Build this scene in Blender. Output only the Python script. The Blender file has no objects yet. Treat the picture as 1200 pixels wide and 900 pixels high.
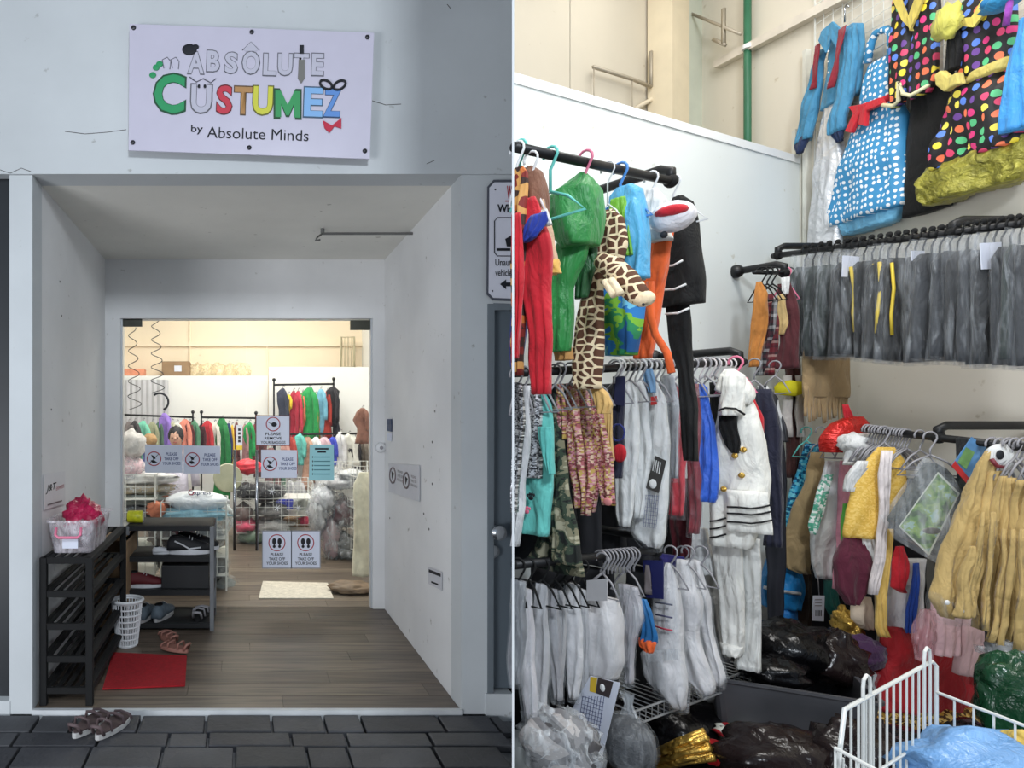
import bpy, bmesh, math, random
from mathutils import Vector, Matrix, noise

# ------------------------------------------------------------------ camera, world, lights, exposure
SC = bpy.context.scene
F, CX, HY, CH = 750.0, 283.0, 490.0, 1.37          # focal length (px of a 1200 wide frame), principal point, eye height
cam = bpy.data.cameras.new('camera'); camo = bpy.data.objects.new('camera', cam); SC.collection.objects.link(camo)
cam.sensor_fit = 'HORIZONTAL'; cam.sensor_width = 36.0; cam.lens = F / 1200 * 36
cam.shift_x = (600 - CX) / 1200; cam.shift_y = -(450 - HY) / 1200
cam.clip_start = 0.02; cam.clip_end = 100
camo.location = (0, 0, CH); camo.rotation_euler = (math.pi / 2, 0, 0); SC.camera = camo
world = bpy.data.worlds.new('dusk_sky'); SC.world = world; world.use_nodes = True
bgn = world.node_tree.nodes['Background']; bgn.inputs[0].default_value = (0.66, 0.82, 1.0, 1); bgn.inputs[1].default_value = 0.46
SC.view_settings.view_transform = 'Standard'; SC.view_settings.look = 'None'
SC.view_settings.exposure = 0.0; SC.view_settings.gamma = 1.0; SC.view_settings.use_curve_mapping = False
SC.cycles.transparent_max_bounces = 24

def area(name, loc, size, power, color=(1, 1, 1), target=None, sy=None):
    l = bpy.data.lights.new(name, 'AREA'); l.energy = power; l.color = color; l.size = size
    if sy: l.shape = 'RECTANGLE'; l.size_y = sy
    o = bpy.data.objects.new(name, l); o.location = loc; SC.collection.objects.link(o)
    if target:
        o.rotation_euler = (Vector(target) - Vector(loc)).to_track_quat('-Z', 'Y').to_euler()
    return o
area('low_fill_light', (-3.1, -0.9, 0.6), 1.6, 115, (0.93, 0.955, 1.0), (0.4, 4.0, 1.2), 1.1)  # added low fill for facade and alcove, no shop stands behind it
area('street_lamp_light', (0.45, -1.5, 3.38), 0.5, 105, (0.86, 0.93, 1.0), (-0.3, 4.0, 0.9))
area('stock_room_light_front', (1.8, 1.45, 4.05), 0.9, 50, (1.0, 0.985, 0.955), (2.1, 2.2, 1.0))
area('stock_room_light_back', (2.35, 3.25, 4.1), 0.6, 5.5, (1.0, 0.97, 0.91), (2.2, 3.9, 3.0))
area('shop_light_front', (0.1, 6.0, 3.7), 1.6, 78, (1.0, 0.97, 0.92))
area('shop_light_back', (0.2, 8.0, 3.7), 1.8, 88, (1.0, 0.96, 0.88))

# ------------------------------------------------------------------ colour and material helpers
def lin(c):
    return tuple(((v / 255) / 12.92 if v / 255 <= 0.04045 else ((v / 255 + 0.055) / 1.055) ** 2.4) for v in c[:3]) + (1,)
MATS = {}
def nodes(name):
    m = bpy.data.materials.new(name); m.use_nodes = True
    nt = m.node_tree; return m, nt, nt.nodes['Principled BSDF']
def N(nt, t, **kw):
    n = nt.nodes.new(t)
    for k, v in kw.items():
        if k in n.inputs.keys(): n.inputs[k].default_value = v
        else: setattr(n, k, v)
    return n
def mat(name, col, rough=0.6, metal=0.0, var=0.12, scale=9.0, bump=0.0, bscale=40.0, sheen=0, coat=0, emit=0):
    if name in MATS: return MATS[name]
    m, nt, p = nodes(name); L = nt.links
    c = lin(col); p.inputs['Roughness'].default_value = rough; p.inputs['Metallic'].default_value = metal
    if sheen: p.inputs['Sheen Weight'].default_value = sheen
    if coat: p.inputs['Coat Weight'].default_value = coat
    tc = N(nt, 'ShaderNodeTexCoord')
    if var:
        nz = N(nt, 'ShaderNodeTexNoise', Scale=scale, Detail=4.0); L.new(tc.outputs['Object'], nz.inputs['Vector'])
        rp = N(nt, 'ShaderNodeValToRGB'); L.new(nz.outputs['Fac'], rp.inputs[0])
        rp.color_ramp.elements[0].position = .3; rp.color_ramp.elements[1].position = .7
        rp.color_ramp.elements[0].color = tuple(v * (1 - var) for v in c[:3]) + (1,)
        rp.color_ramp.elements[1].color = tuple(min(1, v * (1 + var)) for v in c[:3]) + (1,)
        L.new(rp.outputs[0], p.inputs['Base Color'])
    else: p.inputs['Base Color'].default_value = c
    if bump:
        nb = N(nt, 'ShaderNodeTexNoise', Scale=bscale, Detail=5.0, Distortion=.6); mpb = N(nt, 'ShaderNodeMapping'); mpb.inputs['Scale'].default_value = (1, 1, .45 if sheen else 1)
        L.new(tc.outputs['Object'], mpb.inputs[0]); L.new(mpb.outputs[0], nb.inputs['Vector'])
        b = N(nt, 'ShaderNodeBump', Strength=bump, Distance=0.035 if bscale < 30 else .008); L.new(nb.outputs['Fac'], b.inputs['Height']); L.new(b.outputs[0], p.inputs['Normal'])
    if emit:
        p.inputs['Emission Color'].default_value = c; p.inputs['Emission Strength'].default_value = emit
    MATS[name] = m; return m
def fab(col, rough=.85, bump=.55, bscale=22, metal=0, var=.13, sheen=.15):
    return mat('fabric_%d_%d_%d_%d_%d' % (*col[:3], rough * 100, metal * 100), col, rough, metal, var, 14, bump, bscale, sheen)
def satin(col): return fab(col, .46, .9, 16)
def plastic_clear(name, tint=(235, 240, 245), alpha=.28, rough=.18, bump=.9):
    if name in MATS: return MATS[name]
    m, nt, p = nodes(name); L = nt.links
    p.inputs['Base Color'].default_value = lin(tint); p.inputs['Roughness'].default_value = rough
    tr = N(nt, 'ShaderNodeBsdfTransparent'); mx = N(nt, 'ShaderNodeMixShader')
    tc = N(nt, 'ShaderNodeTexCoord')
    nz = N(nt, 'ShaderNodeTexNoise', Scale=16.0, Detail=3.0, Distortion=1.6, noise_dimensions='4D'); mpp = N(nt, 'ShaderNodeMapping'); mpp.inputs['Scale'].default_value = (1.3, 1.3, .28); L.new(tc.outputs['Object'], mpp.inputs[0]); L.new(mpp.outputs[0], nz.inputs['Vector'])
    oi = N(nt, 'ShaderNodeObjectInfo'); ml = N(nt, 'ShaderNodeMath', operation='MULTIPLY'); ml.inputs[1].default_value = 20; L.new(oi.outputs['Random'], ml.inputs[0]); L.new(ml.outputs[0], nz.inputs['W'])
    b = N(nt, 'ShaderNodeBump', Strength=bump, Distance=.02); L.new(nz.outputs['Fac'], b.inputs['Height']); L.new(b.outputs[0], p.inputs['Normal'])
    rp = N(nt, 'ShaderNodeValToRGB'); L.new(nz.outputs['Fac'], rp.inputs[0])
    rp.color_ramp.elements[0].position = .48; rp.color_ramp.elements[0].color = (alpha * .4,) * 3 + (1,)
    rp.color_ramp.elements[1].position = .74; rp.color_ramp.elements[1].color = (min(1, alpha * 2.3),) * 3 + (1,)
    L.new(rp.outputs[0], mx.inputs[0]); L.new(tr.outputs[0], mx.inputs[1]); L.new(p.outputs[0], mx.inputs[2])
    L.new(mx.outputs[0], nt.nodes['Material Output'].inputs[0]); MATS[name] = m; return m
def glass(name):
    m, nt, p = nodes(name); L = nt.links
    tr = N(nt, 'ShaderNodeBsdfTransparent'); tr.inputs[0].default_value = (.97, .985, .98, 1)
    gl = N(nt, 'ShaderNodeBsdfGlossy', Roughness=.02); fr = N(nt, 'ShaderNodeFresnel', IOR=1.35); mx = N(nt, 'ShaderNodeMixShader')
    L.new(fr.outputs[0], mx.inputs[0]); L.new(tr.outputs[0], mx.inputs[1]); L.new(gl.outputs[0], mx.inputs[2])
    L.new(mx.outputs[0], nt.nodes['Material Output'].inputs[0]); return m
def ramp(nt, stops, const=False):
    r = N(nt, 'ShaderNodeValToRGB'); cr = r.color_ramp
    if const: cr.interpolation = 'CONSTANT'
    while len(cr.elements) < len(stops): cr.elements.new(.5)
    for e, (p, c) in zip(cr.elements, stops): e.position = p; e.color = lin(c)
    return r
def uvscaled(nt, s, sx=1.0):
    tc = N(nt, 'ShaderNodeTexCoord'); mp = N(nt, 'ShaderNodeMapping'); nt.links.new(tc.outputs['UV'], mp.inputs[0])
    mp.inputs['Scale'].default_value = (s * sx, s, s); return mp
def dots(name, base, cols, scale, radius=.33, jitter=.35, rough=.6):
    m, nt, p = nodes(name); L = nt.links; mp = uvscaled(nt, scale, 1.45)
    v = N(nt, 'ShaderNodeTexVoronoi', voronoi_dimensions='2D', Scale=1.0, Randomness=jitter); L.new(mp.outputs[0], v.inputs['Vector'])
    lt = N(nt, 'ShaderNodeMath', operation='LESS_THAN'); lt.inputs[1].default_value = radius; L.new(v.outputs['Distance'], lt.inputs[0])
    r = ramp(nt, [(i / len(cols), c) for i, c in enumerate(cols)], True)
    sp = N(nt, 'ShaderNodeSeparateColor'); L.new(v.outputs['Color'], sp.inputs[0]); L.new(sp.outputs[0], r.inputs[0])
    mx = N(nt, 'ShaderNodeMix', data_type='RGBA'); L.new(lt.outputs[0], mx.inputs['Factor'])
    mx.inputs['A'].default_value = lin(base); L.new(r.outputs[0], mx.inputs['B']); L.new(mx.outputs['Result'], p.inputs['Base Color'])
    p.inputs['Roughness'].default_value = rough; MATS[name] = m; return m
def spots(name, patch, line, scale, width=.1, rnd=.9, dim='2D'):
    m, nt, p = nodes(name); L = nt.links; mp = uvscaled(nt, scale)
    v = N(nt, 'ShaderNodeTexVoronoi', feature='DISTANCE_TO_EDGE', voronoi_dimensions=dim, Scale=1.0, Randomness=rnd); L.new(mp.outputs[0], v.inputs['Vector'])
    r = ramp(nt, [(0, line), (width, patch)], True); L.new(v.outputs['Distance'], r.inputs[0]); L.new(r.outputs[0], p.inputs['Base Color'])
    p.inputs['Roughness'].default_value = .9; MATS[name] = m; return m
def speckle(name, cols, scale, rough=.5, metal=0.0, smooth=False):
    m, nt, p = nodes(name); L = nt.links; mp = uvscaled(nt, scale)
    v = N(nt, 'ShaderNodeTexVoronoi', voronoi_dimensions='2D', Scale=1.0); L.new(mp.outputs[0], v.inputs['Vector'])
    sp = N(nt, 'ShaderNodeSeparateColor'); L.new(v.outputs['Color'], sp.inputs[0])
    r = ramp(nt, [(i / len(cols), c) for i, c in enumerate(cols)], True); L.new(sp.outputs[0], r.inputs[0]); L.new(r.outputs[0], p.inputs['Base Color'])
    p.inputs['Roughness'].default_value = rough; p.inputs['Metallic'].default_value = metal
    b = N(nt, 'ShaderNodeBump', Strength=.6, Distance=.01); L.new(sp.outputs[1], b.inputs['Height']); L.new(b.outputs[0], p.inputs['Normal'])
    MATS[name] = m; return m
def camo(name, cols, scale):
    m, nt, p = nodes(name); L = nt.links; mp = uvscaled(nt, scale)
    n = N(nt, 'ShaderNodeTexNoise', Scale=1.0, Detail=3.0, Distortion=.5); L.new(mp.outputs[0], n.inputs['Vector'])
    k = len(cols); r = ramp(nt, [(0 if i == 0 else .36 + .30 * i / k, c) for i, c in enumerate(cols)], True)
    L.new(n.outputs['Fac'], r.inputs[0]); L.new(r.outputs[0], p.inputs['Base Color']); p.inputs['Roughness'].default_value = .9
    MATS[name] = m; return m
def stripes(name, cols, period, axis='x', rough=.7, plaid=None):
    m, nt, p = nodes(name); L = nt.links; mp = uvscaled(nt, 1.0 / period)
    sp = N(nt, 'ShaderNodeSeparateXYZ'); L.new(mp.outputs[0], sp.inputs[0])
    def fr(o):
        f = N(nt, 'ShaderNodeMath', operation='FRACT'); L.new(sp.outputs[o], f.inputs[0])
        r = ramp(nt, [(i / len(cols), c) for i, c in enumerate(cols)], True); L.new(f.outputs[0], r.inputs[0]); return r
    a = fr('X' if axis == 'x' else 'Y')
    if plaid:
        b = fr('Y'); mx = N(nt, 'ShaderNodeMix', data_type='RGBA'); mx.inputs['Factor'].default_value = .5
        L.new(a.outputs[0], mx.inputs['A']); L.new(b.outputs[0], mx.inputs['B']); L.new(mx.outputs['Result'], p.inputs['Base Color'])
    else: L.new(a.outputs[0], p.inputs['Base Color'])
    p.inputs['Roughness'].default_value = rough; MATS[name] = m; return m
def wallmat(name, col, var=.05, dirt=.35, bump=.12):
    m, nt, p = nodes(name); L = nt.links; tc = N(nt, 'ShaderNodeTexCoord')
    a = N(nt, 'ShaderNodeTexNoise', Scale=1.3, Detail=6.0); b = N(nt, 'ShaderNodeTexNoise', Scale=18.0, Detail=6.0)
    L.new(tc.outputs['Object'], a.inputs['Vector']); L.new(tc.outputs['Object'], b.inputs['Vector'])
    c = col; r = ramp(nt, [(.32, tuple(v * (1 - var) for v in c)), (.68, tuple(min(255, v * (1 + var * .5)) for v in c))]); L.new(a.outputs['Fac'], r.inputs[0])
    r2 = ramp(nt, [(.24, tuple(v * (1 - dirt) for v in (235, 225, 205))), (.31, (255, 255, 255))]); L.new(b.outputs['Fac'], r2.inputs[0])
    mx = N(nt, 'ShaderNodeMix', data_type='RGBA', blend_type='MULTIPLY'); mx.inputs['Factor'].default_value = .6
    L.new(r.outputs[0], mx.inputs['A']); L.new(r2.outputs[0], mx.inputs['B']); L.new(mx.outputs['Result'], p.inputs['Base Color'])
    bp = N(nt, 'ShaderNodeBump', Strength=bump, Distance=.01); L.new(b.outputs['Fac'], bp.inputs['Height']); L.new(bp.outputs[0], p.inputs['Normal'])
    p.inputs['Roughness'].default_value = .75; MATS[name] = m; return m

ORD = 'first second third fourth fifth sixth seventh eighth ninth tenth eleventh twelfth thirteenth fourteenth fifteenth sixteenth seventeenth eighteenth nineteenth twentieth twenty-first twenty-second twenty-third twenty-fourth twenty-fifth twenty-sixth twenty-seventh twenty-eighth'.split()
# ------------------------------------------------------------------ geometry helpers
def W(px, py, Y): return Vector(((px - CX) / F * Y, Y, CH - (py - HY) / F * Y))
class MB:
    """collects shapes into one mesh"""
    def __init__(s): s.v = []; s.f = []; s.uv = []
    def add(s, vs, fs, uv=None):
        b = len(s.v); s.v += [tuple(v) for v in vs]; s.f += [tuple(i + b for i in f) for f in fs]
        s.uv += (uv if uv else [(v[0], v[2]) for v in vs]); return s
    def box(s, lo, hi):
        x0, y0, z0 = lo; x1, y1, z1 = hi
        return s.add([(x0, y0, z0), (x1, y0, z0), (x1, y1, z0), (x0, y1, z0), (x0, y0, z1), (x1, y0, z1), (x1, y1, z1), (x0, y1, z1)],
                     [(0, 3, 2, 1), (4, 5, 6, 7), (0, 1, 5, 4), (1, 2, 6, 5), (2, 3, 7, 6), (3, 0, 4, 7)])
    def prism(s, poly, ax, d0, d1):
        """poly of 2d points; ax = 'y' (x,z) or 'z' (x,y)"""
        n = len(poly)
        mk = (lambda p, d: (p[0], d, p[1])) if ax == 'y' else (lambda p, d: (p[0], p[1], d))
        a = [mk(p, d0) for p in poly] + [mk(p, d1) for p in poly]
        return s.add(a, [tuple(range(n)), tuple(range(2 * n - 1, n - 1, -1))] + [(i, i + n, (i + 1) % n + n, (i + 1) % n) for i in range(n)])
    def tube(s, pts, r, n=6, closed=False):
        pts = [Vector(p) for p in pts]; rs = r if isinstance(r, (list, tuple)) else [r] * len(pts); vs = []; m = len(pts)
        ref = None
        for i, p in enumerate(pts):
            if closed: t = (pts[(i + 1) % m] - pts[i - 1])
            else: t = pts[min(i + 1, m - 1)] - pts[max(i - 1, 0)]
            t = t.normalized() if t.length > 1e-9 else Vector((0, 0, 1))
            if ref is None: ref = t.orthogonal().normalized()
            ref = (ref - t * ref.dot(t)); ref = ref.normalized() if ref.length > 1e-6 else t.orthogonal().normalized()
            b = t.cross(ref)
            for k in range(n):
                a = 2 * math.pi * k / n; vs.append(p + (ref * math.cos(a) + b * math.sin(a)) * rs[i])
        fs = []
        for i in range(m if closed else m - 1):
            for k in range(n):
                j = (i + 1) % m; fs.append((i * n + k, i * n + (k + 1) % n, j * n + (k + 1) % n, j * n + k))
        if not closed: fs += [tuple(range(n - 1, -1, -1)), tuple((m - 1) * n + k for k in range(n))]
        return s.add(vs, fs)
    def lathe(s, prof, c=(0, 0, 0), axis='z', n=16):
        vs = []
        for r, h in prof:
            for k in range(n):
                a = 2 * math.pi * k / n; x, y = r * math.cos(a), r * math.sin(a)
                vs.append((c[0] + x, c[1] + y, c[2] + h) if axis == 'z' else (c[0] + x, c[1] + h, c[2] + y) if axis == 'y' else (c[0] + h, c[1] + x, c[2] + y))
        m = len(prof); fs = [(i * n + k, i * n + (k + 1) % n, (i + 1) * n + (k + 1) % n, (i + 1) * n + k) for i in range(m - 1) for k in range(n)]
        fs += [tuple(range(n - 1, -1, -1)), tuple((m - 1) * n + k for k in range(n))]
        return s.add(vs, fs)
    def ball(s, c, rx, ry=None, rz=None, n=14, lump=0, seed=0, nz=3.0, flat=None):
        ry = ry or rx; rz = rz or rx; vs = []; m = n // 2 + 2; rings = []
        for i in range(m + 1):
            th = math.pi * i / m
            for k in range(n):
                a = 2 * math.pi * k / n; d = Vector((math.sin(th) * math.cos(a), math.sin(th) * math.sin(a), math.cos(th)))
                q = 1 + (lump * (noise.noise(d * nz + Vector((seed * 3.1, seed, 0))) + .5 * abs(noise.noise(d * nz * 2.7 + Vector((seed, 0, seed * 2))))) if lump else 0)
                if lump: q += .16 * lump * (1 - abs(noise.noise(d * nz * 2.2 + Vector((seed * 1.7, 3, seed)))) * 2.2) + .10 * lump * (1 - abs(noise.noise(d * nz * 5 + Vector((seed, seed, 1)))) * 2)
                z = d.z * rz * q
                if flat is not None: z = max(z, -flat * rz)
                vs.append((c[0] + d.x * rx * q, c[1] + d.y * ry * q, c[2] + z))
        fs = [(i * n + k, i * n + (k + 1) % n, (i + 1) * n + (k + 1) % n, (i + 1) * n + k) for i in range(m) for k in range(n)]
        return s.add(vs, [tuple(reversed(f)) for f in fs])
    def xf(s, mtx):
        s.v = [tuple(mtx @ Vector(v)) for v in s.v]; return s
    def build(s, name, m, parent=None, smooth=False, bevel=0, **props):
        me = bpy.data.meshes.new(name); me.from_pydata(s.v, [], s.f); me.validate(clean_customdata=False)
        uvl = me.uv_layers.new(name='UVMap')
        for l in me.loops:
            if l.vertex_index < len(s.uv): uvl.data[l.index].uv = s.uv[l.vertex_index]
        bm = bmesh.new(); bm.from_mesh(me); bmesh.ops.remove_doubles(bm, verts=bm.verts, dist=1e-6); bmesh.ops.recalc_face_normals(bm, faces=bm.faces); bm.to_mesh(me); bm.free()
        if smooth: me.polygons.foreach_set('use_smooth', [True] * len(me.polygons))
        me.materials.append(m); o = bpy.data.objects.new(name, me); SC.collection.objects.link(o)
        if parent: o.parent = parent
        if bevel:
            b = o.modifiers.new('bevel', 'BEVEL'); b.width = bevel; b.segments = 2; b.limit_method = 'ANGLE'
        for k, v in props.items(): o[k] = v
        return o
def empty(name, loc, yaw=0, label=None, cat=None, group=None, kind=None):
    o = bpy.data.objects.new(name, None); o.location = loc; o.rotation_euler = (0, 0, yaw); o.empty_display_size = .05; SC.collection.objects.link(o)
    tag(o, label, cat, group, kind); return o
def tag(o, label=None, cat=None, group=None, kind=None):
    if label: o['label'] = label
    if cat: o['category'] = cat
    if group: o['group'] = group
    if kind: o['kind'] = kind
    return o
def copy_tree(o, parent=None):
    c = o.copy(); SC.collection.objects.link(c)
    if parent: c.parent = parent
    for ch in list(o.children): copy_tree(ch, c)
    return c
def struct(name, mb, m, parent=None, **kw):
    o = mb.build(name, m, parent, **kw)
    if not parent: o['kind'] = 'structure'
    return o
def interp(rows, z):
    """rows sorted by descending z: (z, a, b)"""
    if z >= rows[0][0]: return rows[0][1:]
    for r0, r1 in zip(rows, rows[1:]):
        if z >= r1[0]:
            t = (r0[0] - z) / max(1e-9, r0[0] - r1[0]); t = t * t * (3 - 2 * t) * .35 + t * .65
            return (r0[1] + (r1[1] - r0[1]) * t, r0[2] + (r1[2] - r0[2]) * t)
    return rows[-1][1:]
def cloth(mb, rows, th=.03, k=3, amp=.012, seed=0, nr=26, nc=34, dn=0, wob=.004, topflat=.5, hem=0):
    """a soft hollow-looking garment piece: rows (z, x0, x1) in the local plane x/z, thickness along y, folds running down"""
    z0, z1 = rows[0][0], rows[-1][0]; vs = []; uv = []; H = z0 - z1
    for i in range(nr + 1):
        v = i / nr; z = z0 - H * v; a, b = interp(rows, z); wd = abs(b - a)
        a += wob * noise.noise(Vector((seed, z * 9, 0))) * 2; b += wob * noise.noise(Vector((seed + 7, z * 9, 3))) * 2
        tt = th * min(1, topflat + v * 2) * min(1, .35 + wd * 6)
        for j in range(nc):
            an = 2 * math.pi * j / nc; s = math.cos(an); w = math.sin(an); x = (a + b) / 2 + (b - a) / 2 * math.copysign(abs(s) ** .8, s)
            ff = amp * .5 * (.25 + .75 * v) * math.sin(math.pi * k * (s + .2 * math.sin(seed + v * 4)) + seed * 1.7)
            ff += amp * 1.5 * (.3 + .7 * v) * noise.noise(Vector((x * 15 + seed, z * 2.5 + x * 3, seed * .71)))
            ff += amp * .9 * noise.noise(Vector((x * 9 + seed, z * 7, seed * .37))) + amp * .55 * noise.noise(Vector((x * 24 + seed, z * 13 + x * 12, seed)))
            y = dn + ff * (1 - abs(s) ** 4 * .5) + tt / 2 * math.copysign(abs(w) ** .7, -w)
            zz = z + (hem * math.sin(math.pi * k * s + seed) if i == nr else 0)
            vs.append((x, y, zz)); uv.append((x, zz))
    fs = [(i * nc + j, i * nc + (j + 1) % nc, (i + 1) * nc + (j + 1) % nc, (i + 1) * nc + j) for i in range(nr) for j in range(nc)]
    fs += [tuple(range(nc - 1, -1, -1)), tuple(nr * nc + j for j in range(nc))]
    return mb.add(vs, fs, uv)

# ---- the right room: two walls meeting in a corner (walls in plan)
CN = Vector((2.98, 3.40)); UL = Vector((-.8840, -.4675)); NL = Vector((.4675, -.8840))
def onL(px, d=0.0):
    """plan point on the partition's parallel at distance d into the room, seen at picture column px"""
    a = (px - CX) / F; q = CN + NL * d
    t = (a * q.y - q.x) / (UL.x - a * UL.y); p = q + UL * t; return (p.x, p.y)
def onR(px, d=0.0):
    x = CN.x - d; return (x, x * F / (px - CX))
def zat(py, Y): return CH - (py - HY) / F * Y
YL, YR = math.radians(-60), 0.0

class G:
    """a thing laid out in a vertical plane through plan point P0 turned by yaw; picture points are projected onto that plane"""
    def __init__(s, name, label, cat, group=None, P0=(0, 3), yaw=0.0, py=490, root=True):
        s.P = P0; s.yaw = yaw; s.n = (-math.sin(yaw), math.cos(yaw)); s.t = (math.cos(yaw), math.sin(yaw))
        s.z0 = zat(py, P0[1]); s.root = empty(name, (P0[0], P0[1], s.z0), yaw, label, cat, group) if root else None; s.seed = len(bpy.data.objects) * .37
    def px(s, px, py, dn=0.0):
        a = (px - CX) / F; c = s.n[0] * s.P[0] + s.n[1] * s.P[1] + dn; Y = c / (a * s.n[0] + s.n[1]); X = a * Y
        return ((X - s.P[0]) * s.t[0] + (Y - s.P[1]) * s.t[1], dn, zat(py, Y) - s.z0)
    def rows(s, R, dn=0.0): 
        out = []
        for y, a, b in R:
            p, q = s.px(a, y, dn), s.px(b, y, dn); out.append(((p[2] + q[2]) / 2, p[0], q[0]))
        return out
    def cloth(s, pn, R, m, parent=None, **kw):
        mb = MB(); kw.setdefault('seed', s.seed + R[0][0] * .1); cloth(mb, s.rows(R, kw.get('dn', 0.0)), **kw); return mb.build(pn, m, parent or s.root, smooth=True)
    def slab(s, pn, poly, m, th=.006, dn=0.0, parent=None, bevel=0):
        pts = [s.px(p[0], p[1], dn) for p in poly]; return MB().prism([(p[0], p[2]) for p in pts], 'y', dn - th, dn).build(pn, m, parent or s.root, bevel=bevel)
    def tube(s, pn, pts, r, m, parent=None, n=8, closed=False):
        return MB().tube([s.px(*p) for p in pts], r, n, closed).build(pn, m, parent or s.root, smooth=True)
    def ball(s, pn, px, py, r, m, dn=0, parent=None, **kw):
        return MB().ball(s.px(px, py, dn), *r, **kw).build(pn, m, parent or s.root, smooth=True)
    def hanger(s, px, py, m, w=.16, drop=.09, arms=True, r=.0032):
        if px < 640 and w > .05: w = .022 + max(0, px - 605) * .0012
        c = s.px(px, py); pts = []
        for i in range(9):
            a = math.radians(200 - i * 30); pts.append((c[0] + .021 * math.cos(a), 0, c[2] - .002 + .021 * math.sin(a)))
        pts.append((c[0], 0, c[2] - .045)); pts.append((c[0], 0, c[2] - drop + .02))
        mb = MB().tube(pts, r, 6)
        if arms: mb.tube([(c[0], 0, c[2] - drop + .025), (c[0] - w * .5, 0, c[2] - drop), (c[0] - w, 0, c[2] - drop - .05), (c[0], 0, c[2] - drop - .052), (c[0] + w, 0, c[2] - drop - .05), (c[0] + w * .5, 0, c[2] - drop), (c[0], 0, c[2] - drop + .025)], r * 1.1, 6)
        return mb.build('hanger', m, s.root, smooth=True)
    def text(s, pn, txt, px, py, hpx, m, dn=-.004, align='CENTER', off=0.0, parent=None, rot=0, ext=.0006, wpx=None, spacing=1.0, italic=0):
        cu = bpy.data.curves.new(pn, 'FONT'); cu.body = txt; cu.align_x = align; cu.align_y = 'CENTER'; cu.size = 1; cu.offset = off; cu.extrude = 0; cu.space_character = spacing; cu.resolution_u = 3; cu.shear = italic
        to = bpy.data.objects.new(pn, cu); me = bpy.data.meshes.new_from_object(to); bpy.data.objects.remove(to)
        xs = [v.co.x for v in me.vertices] or [0, 1]; ys = [v.co.y for v in me.vertices] or [0, 1]
        p = s.px(px, py); q = s.px(px, py + hpx); h = abs(p[2] - q[2]); sc = h / max(1e-6, max(ys) - min(ys)); cy = (max(ys) + min(ys)) / 2; sx = sc
        if wpx:
            sx = abs(s.px(px + wpx, py)[0] - p[0]) / max(1e-6, max(xs) - min(xs)); cx = (max(xs) + min(xs)) / 2
        else: cx = 0
        c, sn = math.cos(rot), math.sin(rot)
        for v in me.vertices:
            x, y = (v.co.x - cx) * sx, (v.co.y - cy) * sc; v.co = (p[0] + x * c - y * sn, dn, p[2] + x * sn + y * c)
        me.materials.append(m); o = bpy.data.objects.new(pn, me); SC.collection.objects.link(o); o.parent = parent or s.root; return o

# ------------------------------------------------------------------ common materials
M_wall = wallmat('facade_paint', (200, 204, 206)); M_alc = wallmat('alcove_paint', (232, 232, 232)); M_soff = wallmat('soffit_paint', (232, 230, 222))
M_part = wallmat('partition_paint', (226, 231, 230), .02, .1, .03); M_beige = wallmat('beige_panel', (208, 200, 184), .03, .1, .03)
M_cream = wallmat('cream_wall', (226, 219, 205), .03, .12, .04); M_shopw = wallmat('shop_wall', (240, 240, 238), .02, .1, .03); M_shopb = wallmat('shop_upper_wall', (250, 234, 208), .02, .1, .03)
M_black = mat('black_metal', (22, 22, 24), .45, .2, .1); M_blackp = mat('black_plastic', (9, 9, 10), .85); M_blk = mat('black_paint', (12, 12, 14), .6, var=0)
M_white = mat('white_plastic', (232, 233, 235), .4, 0, .03); M_wire = mat('white_wire', (225, 226, 222), .35, .1, .05); M_chrome = mat('chrome', (190, 192, 195), .22, 1, .05)
M_grey = mat('grey_plastic', (150, 148, 152), .4, 0, .06); M_door = mat('grey_door_paint', (92, 102, 110), .5, 0, .05, 3); M_gframe = mat('door_frame_grey', (110, 118, 124), .5, 0, .05)
M_turq = mat('turquoise_plastic', (105, 200, 190), .35); M_pinkp = mat('pink_plastic', (225, 120, 150), .35); M_bluep = mat('blue_plastic', (75, 140, 215), .35)
M_card = mat('cardboard', (150, 122, 92), .85); M_paper = mat('paper', (214, 218, 232), .6, 0, .03); M_ink = mat('ink', (20, 22, 30), .7, var=0); M_inkred = mat('ink_red', (170, 40, 52), .7, var=0)
M_inkb = mat('ink_blue', (58, 70, 120), .7, var=0)
M_bag = plastic_clear('clear_bag', alpha=.16); M_bagm = plastic_clear('milky_bag', alpha=.32); M_bagd = plastic_clear('thin_bag', alpha=.10)
M_wht = fab((226, 226, 224), .8, .6); M_silver = mat('silver_fabric', (225, 225, 228), .28, .45, .1, 10, .9, 12)
M_gold = mat('gold_foil', (205, 165, 80), .28, .8, .15, 12, .9, 16); M_navy = fab((28, 30, 52)); M_blkf = fab((9, 9, 10), sheen=.02)
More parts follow.
